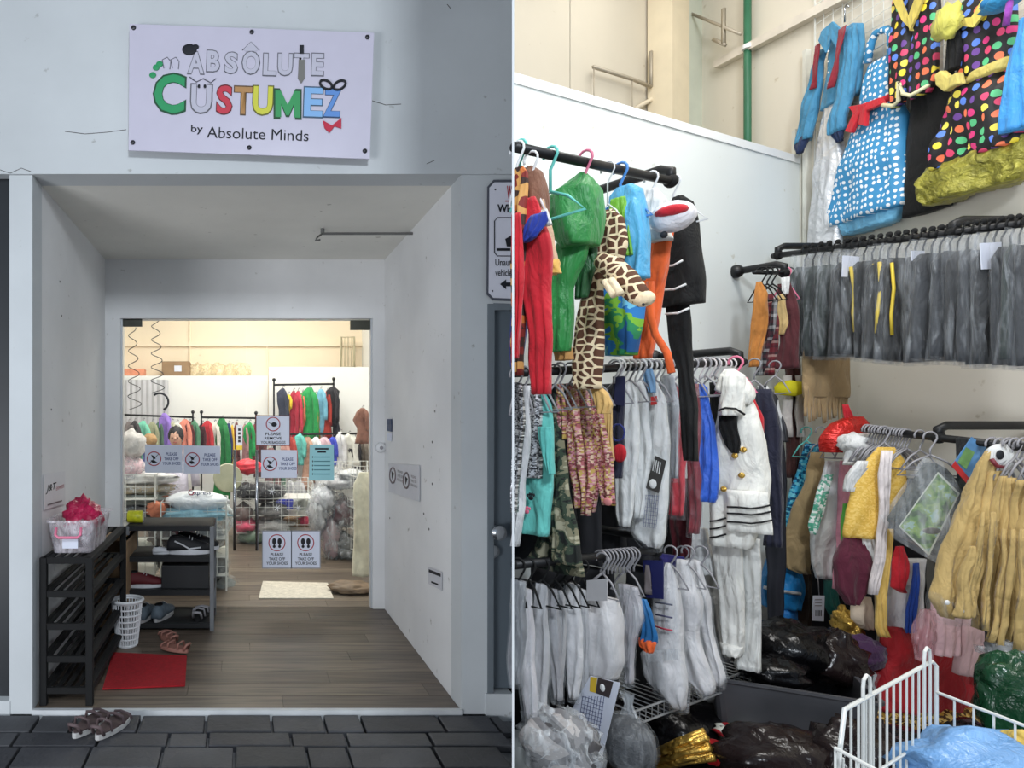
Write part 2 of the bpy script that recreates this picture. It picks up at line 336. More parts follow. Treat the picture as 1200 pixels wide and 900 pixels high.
# ================================================================== THE SETTING
R_ = random.Random(4)
K = (600 - CX) / F                                   # plan slope of the wing wall
Yf, Yd, AL, AR, AT, FT = 3.0, 4.6, -0.98, 1.03, 2.51, 3.5
pav = struct('floor_pavement', MB().box((-6, -5, -.12), (1.45, 3.0, -.045)), mat('pavement_mortar', (112, 113, 116), .95, 0, .2, 20, .3))
pav['kind'] = 'structure'
tm = [mat('slate_tile_%d' % i, c, .62, 0, .22, 5, .5, 30) for i, c in enumerate([(62, 63, 68), (54, 55, 60), (70, 71, 75), (48, 50, 54)])]
y = 2.985; tile0 = {}
rowd = [.165, .12, .17, .15, .17, .13, .17, .15]
for ri, d in enumerate(rowd):
    x = -1.75 + R_.random() * .2
    while x < 1.27:
        w = R_.choice([.17, .24, .30, .36]); w = w if x + w < 1.32 else 1.32 - x
        xe = min(x + w, K * (y - d) + .01)
        if xe - x > .05:
            h = -.012 + R_.uniform(-.004, .002)
            MB().box((x + .006, y - d + .006, -.045), (xe - .006, y - .006, h)).build('tile', R_.choice(tm), pav, bevel=.004)
        x += w
    y -= d
flr = struct('floor', MB().box((-3.2, Yf, -.05), (2.2, 10.2, -.018)), mat('floor_underlay', (60, 52, 44), .9))
def woodmat(i, c):
    m, nt, p = nodes('oak_plank_%d' % i); L = nt.links; tc = N(nt, 'ShaderNodeTexCoord'); mp = N(nt, 'ShaderNodeMapping'); mp.inputs['Scale'].default_value = (1.4, 26, 1)
    L.new(tc.outputs['Object'], mp.inputs[0]); n = N(nt, 'ShaderNodeTexNoise', Scale=1.6, Detail=6.0, Distortion=.6); L.new(mp.outputs[0], n.inputs['Vector'])
    r = ramp(nt, [(.3, tuple(v * .66 for v in c)), (.52, c), (.75, tuple(min(255, v * 1.14) for v in c))]); L.new(n.outputs['Fac'], r.inputs[0]); L.new(r.outputs[0], p.inputs['Base Color'])
    p.inputs['Roughness'].default_value = .42; return m
pm = [woodmat(i, c) for i, c in enumerate([(104, 92, 81), (94, 83, 73), (114, 102, 89), (99, 87, 76)])]
y = Yf + .01; r = 0
while y < 7.4:
    x = -1.0 - (r * .47) % 1.1; 
    while x < 1.9:
        x0, x1 = max(x, -2.3 if y > Yd else AL), min(x + 1.2, 1.9 if y > Yd else AR)
        if x1 - x0 > .04: MB().box((x0 + .001, y + .001, -.018), (x1 - .001, y + .149, R_.uniform(-.001, .0))).build('plank', R_.choice(pm), flr)
        x += 1.2
    y += .15; r += 1
struct('floor_shop_rear', MB().box((-3.2, 7.51, -.018), (2.2, 10.2, .0)), pm[0])
struct('trim_1', MB().box((AL, Yf - .012, -.045), (AR, Yf + .012, .006)), mat('white_strip', (205, 208, 210), .5, 0, .08))
# facade wall, in pieces round the alcove and the grey door
XE = K * 2.998; XD = K * 3.03                                        # end of the facade
fw = MB()
fw.box((W(11, 0, Yf).x, Yf, -.05), (AL, Yf + .14, AT + .0)); fw.box((-4, Yf - .012, AT), (XE, Yf + .14, 3.7))
DX = W(571, 0, Yf).x; DT = W(0, 356, Yf).z; DB = W(0, 812, Yf).z
fw.box((AR, Yf, -.05), (DX, Yf + .14, AT)); fw.box((DX, Yf, DT), (XE, Yf + .14, AT)); fw.box((DX - .01, Yf - .012, -.05), (XE, Yf + .10, DB))
fw.box((-4, Yf, -.05), (W(-60, 0, Yf).x, Yf + .14, AT)); fw.box((W(-60, 0, Yf).x, Yf - .004, -.05), (W(12, 0, Yf).x, Yf + .1, .045))
struct('wall_front', fw, M_wall)
struct('trim_2', MB().box((W(-60, 0, Yf).x, Yf + .05, .04), (W(11, 0, Yf).x, Yf + .08, AT)), mat('dark_gap_sheet', (22, 27, 33), .5))  # dark sheet standing in for the unlit gap left of the pillar
# the grey door
dr = MB().box((DX + .035, Yf + .03, DB + .01), (XD - .002, Yf + .07, DT - .03)).build('door_1', M_door); dr['kind'] = 'structure'
fr = MB().box((DX, Yf - .004, DB), (DX + .03, Yf + .08, DT)).box((DX + .03, Yf - .004, DT - .03), (XE, Yf + .08, DT)).build('door_frame', M_gframe, dr, bevel=.003)
kx, kz = W(581, 623, Yf).x, W(581, 623, Yf).z
MB().lathe([(.034, 0), (.036, .012), (.014, .014), (.014, .035), (.030, .045), (.033, .062), (.022, .075)][::-1], (kx, Yf + .03 - .075, kz), 'y').xf(Matrix.Translation((0, 0, 0))).build('knob', M_chrome, dr, smooth=True)
MB().lathe([(.030, -.012), (.032, 0), (.024, .012)], (W(579, 647, Yf).x, Yf + .018, W(579, 647, Yf).z), 'y').build('lock_plate', M_chrome, dr, smooth=True)
# wing wall between the shop front and the stock room: a long thin wedge
def wing():
    mb = MB(); pts = []
    for Y in (1.5, 6.4): pts.append((K * Y, Y))
    poly = [pts[0], (pts[0][0] + .004, pts[0][1] - .002), (pts[1][0] + .004, pts[1][1]), pts[1]]
    return mb.prism(poly, 'z', -.1, 4.2)
struct('wall_divider', wing(), wallmat('divider_paint', (205, 208, 210)))
# alcove
al = MB().box((AL - .1, Yf + .14, -.05), (AL, Yd, AT + .1)); struct('wall_alcove_left', al, M_alc)
struct('wall_alcove_right', MB().box((AR, Yf + .14, -.05), (AR + .1, Yd, AT + .1)), M_alc)
struct('ceiling_alcove', MB().box((AL, Yf + .14, AT), (AR, Yd, AT + .08)), M_soff)
D0, D1, DH = W(141, 0, Yd).x, W(437, 0, Yd).x, W(0, 373, Yd).z
struct('wall_alcove_back', MB().box((-3.2, Yd, -.05), (D0, Yd + .12, AT + .3)).box((D1, Yd, -.05), (2.05, Yd + .12, AT + .3)).box((D0, Yd, DH), (D1, Yd + .12, AT + .3)).box((-3.2, Yd + .01, AT + .3), (1.9, Yd + .1, 4.0)), M_alc)
# shop behind the glass
YB = 9.5
struct('wall_shop_left', MB().box((-2.4, Yd + .1, -.05), (-2.3, 10.2, 4)), M_shopw)
struct('wall_shop_right', MB().box((1.9, Yd + .1, -.05), (2.0, 10.2, 4)), M_shopw)
zP = 2.0; zP2 = W(0, 430, YB - .3).z
pw = struct('wall_shop_back', MB().box((-2.3, YB, -.05), (W(314, 0, YB).x, YB + .05, zP)), M_shopw)
struct('wall_shop_panel', MB().box((W(314, 0, YB).x, YB - .3, -.05), (1.9, YB - .2, zP2)), M_shopw)
struct('wall_shop_upper', MB().box((-2.3, YB + .6, 0), (1.9, YB + .7, 4)), M_shopb)
struct('trim_11', MB().box((-2.3, YB + .05, 1.93), (W(314, 0, YB).x, YB + .6, 2.0)), M_shopw)
struct('trim_3', MB().box((-2.3, YB + .55, W(0, 405, YB + .5).z), (1.9, YB + .6, W(0, 402.5, YB + .5).z + .03)), M_shopb)
struct('trim_4', MB().box((W(221, 0, 9.9).x, YB + .56, 0), (W(222, 0, 9.9).x, YB + .6, 4)).box((W(313, 0, 9.9).x, YB + .56, 0), (W(314.5, 0, 9.9).x, YB + .6, W(0, 404, 9.9).z)), M_shopb)
struct('ceiling_shop', MB().box((-2.4, Yd, 4), (2.05, 10.3, 4.1)), mat('ceiling_white', (235, 232, 225), .8))
struct('wall_corrugated', MB().prism([p for i in range(29) for p in [(-2.2 + i * .04 , YB - .1 - .02 * (i % 2))]] + [(-1.08, YB - .05), (-2.2, YB - .05)], 'z', .9, W(0, 445, YB - .1).z), mat('corrugated_sheet', (200, 200, 205), .4, .3, .05))
# canopy over the pavement and roof over the stock room
struct('ceiling_canopy', MB().prism([(-5, -.1), (K * 1.5 - .02, -.1), (K * 1.5 - .02, 1.5), (K * 2.98 - .01, 2.98), (-5, 2.98)], 'z', FT + .02, FT + .14), mat('canopy_paint', (150, 152, 155), .8))
# stock room
def planwall(a, b, z0, z1, th, out):
    a, b = Vector(a), Vector(b); o = Vector(out) * th
    return [(a.x, a.y), (b.x, b.y), (b.x + o.x, b.y + o.y), (a.x + o.x, a.y + o.y)]
struct('floor_stock_room', MB().prism([(.2, -.6), (5.2, -.6), (5.2, 6.0), (K * 6, 6.0), (K * 1.5 + .006, 1.5)], 'z', -.1, 0), mat('stock_floor', (60, 56, 54), .6, 0, .2))
pL = onL(601); L0 = Vector(pL)
zt0, zt1 = zat(88, pL[1]), zat(187, CN.y)
pwb = MB(); e = -NL * .06
v = [(L0.x, L0.y), (CN.x - .03, CN.y - .016)]
a0 = Vector(v[0]) + UL * -.0; a1 = Vector(v[1])
pts = [(a0.x, a0.y, 0), (a1.x, a1.y, 0), (a1.x + e.x, a1.y + e.y, 0), (*onL(602, -.06), 0)]
zz = [zt0, zt1, zt1, zt0]
pwb.add(pts + [(p[0], p[1], zz[i]) for i, p in enumerate(pts)], [(0, 3, 2, 1), (4, 5, 6, 7), (0, 1, 5, 4), (1, 2, 6, 5), (2, 3, 7, 6), (3, 0, 4, 7)])
struct('wall_left', pwb, M_part)
capb = MB(); o1 = NL * .006
pc = [(a0.x + o1.x, a0.y + o1.y), (a1.x + o1.x, a1.y + o1.y), (a1.x + e.x - o1.x, a1.y + e.y - o1.y), onL(602, -.066)]
capb.add([(p[0], p[1], zz[i] - .03) for i, p in enumerate(pc)] + [(p[0], p[1], zz[i] + .008) for i, p in enumerate(pc)], [(0, 3, 2, 1), (4, 5, 6, 7), (0, 1, 5, 4), (1, 2, 6, 5), (2, 3, 7, 6), (3, 0, 4, 7)])
struct('trim_5', capb, mat('partition_cap', (238, 240, 240), .5, 0, .03))
struct('wall_right', MB().box((CN.x, -.6, 0), (CN.x + .1, 4.35, 4.2)), M_cream)
# high wall behind the partition, built of upright panels
C2 = Vector((2.98, 4.3))
def onB(px, d=0.0):
    a = (px - CX) / F; q = C2 + NL * d; t = (a * q.y - q.x) / (UL.x - a * UL.y); p = q + UL * t; return (p.x, p.y)
bw = empty('wall_back', (0, 0, 0), kind='structure')
for x0, x1 in ((560, 668), (668, 790), (790, 812)):
    a, b = Vector(onB(x0)), Vector(onB(x1)); dd = (b - a).normalized() * .004
    if x0 == 560: a = Vector(onB(601))
    a += dd; b -= dd
    MB().prism([(a.x, a.y), (b.x, b.y), (b.x - NL.x * .05, b.y - NL.y * .05), (a.x - NL.x * .05, a.y - NL.y * .05)], 'z', 0, 4.2).build('panel', M_beige, bw)
a, b = Vector(onB(602)) - NL * .04, Vector(onB(812)) - NL * .04
MB().prism([(a.x, a.y), (b.x, b.y), (b.x - NL.x * .05, b.y - NL.y * .05), (a.x - NL.x * .05, a.y - NL.y * .05)], 'z', 0, 4.2).build('backing', mat('seam_grey', (120, 112, 100), .9), bw)
def colm(x0, x1, d0, d1, m, nm, top=4.2):
    a, b = Vector(onB(x0, d0)), Vector(onB(x1, d0)); o = -NL * (d0 - d1)
    struct(nm, MB().prism([(a.x, a.y), (b.x, b.y), (b.x + o.x, b.y + o.y), (a.x + o.x, a.y + o.y)], 'z', 0, top), m)
colm(788, 808, .16, .01, mat('column_cream', (228, 214, 186), .7, 0, .04), 'wall_column')
colm(808, 833, .14, .0, mat('column_white', (205, 210, 196), .7, 0, .04), 'wall_column_side')
struct('ceiling_stock_room', MB().prism([(K * 1.5 + .01, 1.5), (K * 4.8 + .01, 4.8), (3.1, 4.8), (3.1, -.6), (1.0, -.6)], 'z', 4.2, 4.3), mat('stock_ceiling', (225, 222, 215), .8))
# beams, pipe and duct on the right wall above the partition
def beam(nm, p0, p1, hgt, d, m):
    (x0, y0), (x1, y1) = p0, p1; A = onR(x0, d); B = onR(x1, d); za, zb = zat(y0, A[1]), zat(y1, B[1]); X = CN.x
    vs = []
    for (P, z) in ((A, za), (B, zb)):
        vs += [(X - d, P[1], z), (X - .002, P[1], z), (X - .002, P[1], z + hgt), (X - d, P[1], z + hgt)]
    return struct(nm, MB().add(vs, [(0, 1, 2, 3), (7, 6, 5, 4), (0, 4, 5, 1), (1, 5, 6, 2), (2, 6, 7, 3), (3, 7, 4, 0)]), m)
beam('trim_6', (836, 80), (1010, -12), .045, .05, mat('beam_cream', (222, 214, 202), .7))
a = onR(876, .04)
pp = MB().tube([(a[0] - .0, a[1], 2.2), (a[0], a[1], 4.15)], .019, 10); po = pp.build('wall_pipe', mat('green_pipe', (52, 110, 82), .45), smooth=True)
tag(po, 'dark green vertical pipe running up behind the white partition', 'pipe')
a = onR(876, .05); MB().tube([(a[0], a[1], zat(55, a[1]) - .012), (a[0], a[1], zat(55, a[1]) + .012)], .027, 10).build('pipe_clip', M_white, po)
struct('trim_7', MB().box((CN.x - .05, onR(941)[1] - .012, 0), (CN.x, onR(941)[1] + .012, 2.9)).box((CN.x - .03, onR(949)[1] - .01, 0), (CN.x, onR(949)[1] + .01, 3.3)), mat('post_white', (220, 219, 210), .6))
# bracket hanging behind partition
br = G('wall_bracket', 'thin grey metal bracket arm with two drop rods above the white partition', 'bracket', None, onB(700, .05), math.atan2(-UL.y, -UL.x), 90)
br.tube('arm', [(695, 78), (742, 93), (763, 102)], .011, mat('bracket_grey', (175, 165, 148), .5, .3), n=4)
br.tube('upright', [(763, 102), (763, 60)], .011, MATS['bracket_grey'], n=4)
for x, y0 in ((696, 80), (741, 94)): br.tube('drop_rod', [(x, y0), (x, y0 + 46)], .004, MATS['bracket_grey'], n=5)
b2 = G('wall_bracket', 'short pale bracket arm by green pipe above partition', 'bracket', None, onR(850, .1), math.radians(90), 30)
b2.tube('arm', [(808, 15), (868, 40)], .010, MATS['bracket_grey'], n=4); b2.tube('upright', [(848, 10), (848, 52)], .012, MATS['bracket_grey'], n=4); b2.tube('foot', [(836, 46), (850, 53)], .012, MATS['bracket_grey'], n=4)
b3 = G('wall_rail', 'pale slanting rail on the beige panel above the partition', 'rail', None, onB(765, .03), math.atan2(-UL.y, -UL.x), 115)
b3.tube('rail_bar', [(745, 127), (786, 103)], .016, mat('rail_beige', (222, 208, 182), .6), n=4)

# ================================================================== SHOP FRONT
s = G('shop_sign', 'large white acrylic shop sign with colourful lettering above the alcove', 'sign', None, (W(295, 0, Yf).x, Yf - .06), 0, 108)
s.slab('sign_panel', [(152, 29), (438, 39.5), (433, 187), (151, 177)], mat('sign_acrylic', (200, 196, 212), .25, 0, .02, coat=.3), .008, 0, bevel=.001)
for x, y in ((157, 34), (295, 39), (430, 45), (156, 168), (292, 174), (427, 178)):
    c = s.px(x, y); MB().lathe([(.010, -.013), (.011, -.010), (.006, -.008), (.006, .045)], (c[0], 0, c[2]), 'y', 10).build('standoff_screw', mat('screw_grey', (70, 70, 74), .4, .7), s.root, smooth=True)
tilt = -.035; ZS = -.0095
inkg = mat('outline_grey', (95, 95, 104), .6, var=0)
def sletter(ch, x, y, h, w, col, rot=tilt, outline=None, edge=.035):
    o = outline or inkg
    if ch == 'M':
        for k, m_, dn in ((1.1, o, ZS), (.98, col, ZS - .0012)):
            e = 0 if k > 1 else .9
            P = [(-.5, .5), (-.5, -.5), (-.28, -.5), (0, .02), (.28, -.5), (.5, -.5), (.5, .5), (.26, .5), (.26, -.02), (.06, .42), (-.06, .42), (-.26, -.02), (-.26, .5)]
            s.slab('letter' if e else 'letter_outline', [(x + u * w * k * (1 - .03 * e), y + v_ * h * k * (1 - .05 * e) + u * w * .035) for u, v_ in P], m_, .0008, dn)
        return
    s.text('letter_outline', ch, x, y, h * 1.06, o, ZS, off=.052, rot=rot, wpx=w * 1.10)
    return s.text('letter', ch, x, y, h * .96, col, ZS - .0012, off=.030, rot=rot, wpx=w * .98)
pale = mat('letter_pale', (188, 186, 200), .6, var=0)
for ch, x, y, h, w in (('A', 230, 75, 26, 19), ('B', 250, 73, 25, 15), ('S', 271, 75, 25, 15), ('O', 294, 75, 27, 20), ('L', 316, 77, 26, 15), ('U', 334, 77, 26, 17), ('T', 353, 76, 24, 17), ('E', 372, 77, 26, 14)):
    sletter(ch, x, y, h, w, pale)
for ch, x, y, h, w, c in (('C', 199, 111, 47, 36, (38, 148, 92)), ('U', 236, 117, 34, 24, (186, 184, 198)), ('S', 263, 118, 34, 18, (196, 52, 70)), ('T', 285, 119, 33, 21, (176, 132, 82)), ('U', 308, 119, 34, 23, (206, 204, 66)), ('M', 337, 122, 33, 30, (52, 150, 88)), ('E', 367, 121, 35, 22, (130, 178, 226)), ('Z', 389, 122, 33, 20, (92, 140, 206))):
    sletter(ch, x, y, h, w, mat('letter_%d_%d_%d' % c, c, .6, var=0), outline=mat('edge_%d_%d_%d' % c, tuple(int(v * .5) for v in c), .6, var=0))
s.text('lettering', 'by', 231, 153, 11, M_ink, ZS, rot=tilt, off=.01, wpx=14); s.text('lettering', 'Absolute Minds', 302, 158, 13, M_ink, ZS, rot=tilt, off=.0, wpx=119)
# small motifs around the letters: cap, tower, sword, mask, bow, curls
s.ball('cap_motif', 222, 58, (.034, .004, .026), M_ink, dn=ZS - .002); s.ball('cap_motif', 229, 55, (.016, .004, .012), M_ink, dn=ZS - .002)
s.slab('tower_motif', [(285, 58), (294, 49), (303, 58), (300, 60), (288, 60)], pale, .001, ZS); s.tube('tower_outline', [(284, 59, ZS), (294, 49, ZS), (304, 59, ZS)], .0016, inkg)
s.slab('sword_blade', [(350, 70), (357, 70), (357, 92), (353, 98), (349, 92)], mat('blade_grey', (112, 110, 106), .5, var=0), .0015, ZS - .002); s.slab('sword_hilt', [(351, 53), (356, 53), (356, 63), (351, 63)], M_ink, .002, ZS - .003)
for dx in (0, 16): 
    s.tube('mask_rim', [(382 + dx + 7 * math.cos(t) , 99 + dx * .04 + 5 * math.sin(t) + (1 if dx else -1) * -2.2 * math.cos(t), ZS - .004) for t in [i * math.pi / 8 for i in range(16)]], .0055, M_ink, closed=True)
s.slab('bow_motif', [(378, 141), (389, 147), (400, 138), (400, 151), (392, 148), (386, 156), (380, 150)], mat('bow_red', (188, 30, 62), .6, var=0), .002, ZS - .002, bevel=.001)
for x, y in ((183, 79), (179, 88), (187, 75)): s.ball('green_knob', x, y, (.016, .003, .014), MATS['letter_38_148_92'], dn=ZS - .001)
for x in (196, 206): s.tube('eye_stalk', [(x - 4, 80, ZS), (x - 6, 70, ZS), (x, 67, ZS), (x + 4, 72, ZS), (x + 3, 81, ZS)], .0016, inkg)
s.tube('horn_outline', [(222, 90, ZS - .002), (230, 96, ZS - .002), (238, 92, ZS - .002), (247, 97, ZS - .002), (253, 92, ZS - .002)], .002, inkg)
for x in (233, 240): s.ball('eye_dot', x, 101, (.006, .002, .009), M_ink, dn=ZS - .003)
# vehicle warning sign cut by the end of the wall
g = G('warning_sign', 'white metal wheel clamping notice above the grey door', 'sign', None, (W(590, 0, Yf).x, Yf - .014), 0, 280)
g.slab('sign_back', [(571, 219), (578, 211), (599.9, 211), (599.9, 353), (577, 352), (570, 345)], mat('sign_edge', (78, 80, 90), .5), .004, 0)
g.slab('sign_face', [(573.5, 220), (579, 214), (599.9, 214), (599.9, 350), (578, 349), (572.5, 343)], mat('sign_white', (218, 218, 228), .4, 0, .02), .003, -.004)
g.text('lettering', 'W', 596.3, 226, 15, M_inkred, -.009, wpx=6.5, off=.03); g.slab('underline', [(592, 235), (599, 235), (599, 236.3), (592, 236.3)], M_inkred, .001, -.008)
g.text('lettering', 'Wh', 590, 245, 9.5, M_ink, -.009, wpx=16, off=.03); g.text('lettering', 'Unaut', 589, 308, 8, M_ink, -.009, wpx=19, off=.01); g.text('lettering', 'vehicle', 589, 320, 8, M_ink, -.009, wpx=19, off=.01)
g.tube('picture_frame', [(599, 255, -.009), (583, 255, -.009), (579.5, 259, -.009), (579.5, 296, -.009), (583, 300, -.009), (599, 300, -.009)], .0022, M_ink)
g.slab('wheel_picture', [(592, 280), (599, 276), (599, 289), (594, 289)], M_ink, .001, -.009); g.slab('caption_line', [(582, 291), (598, 291), (598, 294), (582, 294)], M_ink, .001, -.0085)
g.slab('arrow', [(586, 333), (593, 327.5), (593, 331), (599, 331), (599, 335.5), (593, 335.5), (593, 339)], M_ink, .0012, -.0085)
for y in (222, 341): g.ball('rivet', 580.5 if y < 300 else 577, y, (.004, .003, .004), MATS['screw_grey'], dn=-.008)
# cracks in the facade paint
cr = mat('crack_dark', (70, 66, 64), .9, var=0)
ck = MB()
for line in ([(0, 199), (12, 203), (25, 197), (36, 201)], [(76, 154), (100, 157), (125, 155), (148, 152)], [(524, 5), (528, 10)], [(500, 192), (509, 188)], [(436, 118), (452, 123), (470, 122)]):
    ck.tube([W(x, y, Yf - .0125) for x, y in line], .0016, 4)
struct('trim_8', ck, cr)

# alcove ceiling bracket
b = MB(); p = [W(378, 270, 3.85), W(490, 271.5, 3.85)]; p[0].z = p[1].z = AT - .03; b.tube(p, .008, 8)
o = b.build('rod', mat('rod_grey', (120, 120, 118), .4, .5)); br4 = empty('ceiling_rod', (0, 0, 0), 0, 'thin bent metal rod fixed under the alcove ceiling', 'rod'); o.parent = br4
MB().tube([p[0], (p[0].x - .03, 3.85, AT - .05), (p[0].x - .045, 3.84, AT - .075), (p[0].x - .015, 3.84, AT - .07)], .006, 6).build('hook', MATS['rod_grey'], br4, smooth=True)
for q in p: MB().tube([(q[0], q[1], AT), (q[0], q[1], AT - .03)], .012, 8).build('mount', MATS['rod_grey'], br4)

# signs helper: no-shoes emblem
def emblem(g, x, y, r, kind, dn=-.004, m=None):
    red = m or M_inkred; a = 2 * math.pi
    g.tube('ring', [(x + r * math.cos(i * a / 20), y + r * math.sin(i * a / 20), dn) for i in range(20)], .0035 if r > 6 else .003, red, closed=True)
    if kind == 'shoe':
        g.slab('shoe_print', [(x - r * .45, y - r * .6), (x + r * .1, y - r * .35), (x + r * .25, y), (x - r * .1, y + r * .1)], M_ink, .001, dn)
        g.slab('shoe_print', [(x - r * .5, y + r * .25), (x, y + r * .2), (x + r * .5, y + r * .55), (x - r * .2, y + r * .65)], M_ink, .001, dn)
        g.tube('bar', [(x + r * .7, y - r * .7, dn - .001), (x - r * .7, y + r * .7, dn - .001)], .002, M_ink)
    elif kind == 'foot':
        for sx in (-.33, .33): 
            g.ball('foot_print', x + sx * r, y - r * .15, (r * .26 / F * g.P[1], .0015, r * .42 / F * g.P[1]), M_ink, dn=dn); g.ball('heel_print', x + sx * r, y + r * .45, (r * .18 / F * g.P[1], .0015, r * .2 / F * g.P[1]), M_ink, dn=dn)
    else:
        g.ball('bag_print', x + r * .15, y + r * .05, (r * .42 / F * g.P[1], .0015, r * .34 / F * g.P[1]), M_ink, dn=dn); g.tube('bar', [(x - r * .7, y - r * .3, dn - .001), (x + r * .2, y + r * .3, dn - .001)], .002, M_ink)
# glass doors
gd = G('door_2', None, None, None, (W(215, 0, Yd).x, Yd + .05), 0, 545); gd.root['kind'] = 'structure'
M_glass = glass('door_glass')
clampm = mat('patch_fitting', (70, 70, 62), .35, .6)
gd.slab('pane', [(142, 374.5), (288.5, 374.5), (288.5, 712), (142, 712)], M_glass, .008)
gd.slab('clamp', [(142, 374), (167, 374), (167, 383), (142, 383)], clampm, .03, .012, bevel=.002); gd.slab('floor_clamp', [(262, 711), (309, 711), (309, 718), (262, 718)], clampm, .03, .012, bevel=.002)
gd2 = G('door_3', None, None, None, (W(363, 0, Yd).x, Yd + .05), 0, 545); gd2.root['kind'] = 'structure'
gd2.slab('pane', [(289.5, 374.5), (436, 374.5), (436, 712), (289.5, 712)], M_glass, .008)
gd2.slab('clamp', [(410, 376), (436, 376), (436, 387), (410, 387)], clampm, .03, .012, bevel=.002); gd2.slab('floor_clamp', [(404, 712), (428, 712), (428, 718), (404, 718)], clampm, .03, .012, bevel=.002)
for gg, x in ((gd, 275), (gd2, 301)):
    gg.tube('handle', [(x, 527, -.045), (x, 645, -.045)], .011, M_chrome, n=10)
    for y in (540, 632): gg.tube('handle_mount', [(x, y, -.045), (x, y, 0)], .007, M_chrome)
struct('trim_9', MB().box((D0, Yd + .02, 0), (D0 + .012, Yd + .09, DH)).box((D1 - .012, Yd + .02, 0), (D1, Yd + .09, DH)), mat('jamb_alu', (200, 204, 208), .4, .3, .03))
YS = Yd + .03
def doorsign(nm, label, poly, m=M_paper, frame=None, dn=0):
    g = G(nm, label, 'sign', None, ((sum(p[0] for p in poly) / 4 - CX) / F * YS, YS), 0, sum(p[1] for p in poly) / 4)
    if frame:
        cx, cy = sum(p[0] for p in poly) / 4, sum(p[1] for p in poly) / 4
        g.slab('frame', [(cx + (x - cx) * 1.06, cy + (y - cy) * 1.06) for x, y in poly], frame, .004, 0)
    g.slab('paper', poly, m, .003, -.003 if frame else 0); return g
for i, (x0, x1, lab) in enumerate(((170, 214, 'left-hand take-off-shoes notice of the pair on the closed glass door, shoulder height'), (215, 258, 'right-hand take-off-shoes notice of the shoulder-height pair, beside the steel door handle'), (306, 348, 'take-off-shoes notice below the framed bag notice on the glass door'))):
    y0, y1 = ((521, 554), (522, 555), (527, 560))[i]
    g = doorsign('shoe_notice', lab, [(x0, y0), (x1, y0 + .6), (x1, y1), (x0, y1)]); cy = (y0 + y1) / 2
    emblem(g, x0 + 10.5, cy, 8, 'shoe')
    for k, t in enumerate(('PLEASE', 'TAKE OFF', 'YOUR SHOES')): g.text('lettering', t, x0 + 31, cy - 5.4 + k * 5.4, 3.6, M_inkb, -.0036, off=.02, wpx=(13, 17, 21)[k])
g = doorsign('bag_notice', 'red-framed notice asking visitors to remove bags on the glass door', [(300.5, 487.5), (339, 488), (339, 521.5), (300.5, 521.5)], frame=mat('frame_red', (120, 60, 62), .5))
emblem(g, 320, 497, 8, 'bag', -.0065)
for k, (t, w) in enumerate((('PLEASE', 18), ('REMOVE', 20), ('YOUR BAGGGS', 29))): g.text('lettering', t, 320, 508.5 + k * 5, 3.4, M_ink, -.0065, off=.02, wpx=w)
g = doorsign('rules_notice', 'pale teal printed rules sheet taped to the glass door', [(363, 521), (391, 521), (391.5, 563), (362, 563)], m=mat('paper_teal', (150, 202, 208), .6, 0, .03))
for k, w in enumerate((16, 10)): g.slab('heading_line', [(377 - w / 2, 525 + k * 3.5), (377 + w / 2, 525 + k * 3.5), (377 + w / 2, 527 + k * 3.5), (377 - w / 2, 527 + k * 3.5)], M_ink, .001, -.0035)
for k in range(5): g.slab('text_line', [(368, 535 + k * 5), (387, 535 + k * 5), (387, 536.1 + k * 5), (368, 536.1 + k * 5)], mat('print_teal', (70, 120, 130), .7, var=0), .001, -.0035); g.slab('bullet', [(366, 534.5 + k * 5), (367, 534.5 + k * 5), (367, 536.5 + k * 5), (366, 536.5 + k * 5)], M_ink, .001, -.0035)
for i, (x0, x1, lab) in enumerate(((308, 341, 'left-hand footprint notice of the knee-height pair on the glass door'), (342, 374.5, 'right-hand footprint notice of the knee-height pair on the glass door'))):
    g = doorsign('footprint_notice', lab, [(x0, 623), (x1, 623), (x1, 665), (x0, 665)], frame=mat('frame_dim', (150, 152, 160), .5)); cx = (x0 + x1) / 2
    emblem(g, cx, 636, 9.5, 'foot', -.0065)
    for k, t in enumerate(('PLEASE', 'TAKE OFF', 'YOUR SHOES')): g.text('lettering', t, cx, 649.5 + k * 5.2, 3.5, M_ink, -.0065, off=.02, wpx=(15, 19, 25)[k])
sn = G('snowflake_sticker', 'white snowflake decal stuck on the glass door below notices', 'sticker', None, (W(345, 0, YS).x, YS + .008), 0, 595)
for cx, cy in ((349, 595), (319, 576), (325, 595)):
    mb = MB()
    for k in range(3):
        a = math.pi * k / 3 + .3; mb.tube([sn.px(cx - 4 * math.cos(a), cy - 4 * math.sin(a), -.001), sn.px(cx + 4 * math.cos(a), cy + 4 * math.sin(a), -.001)], .0022, 4)
    mb.build('snowflake', M_white, sn.root)

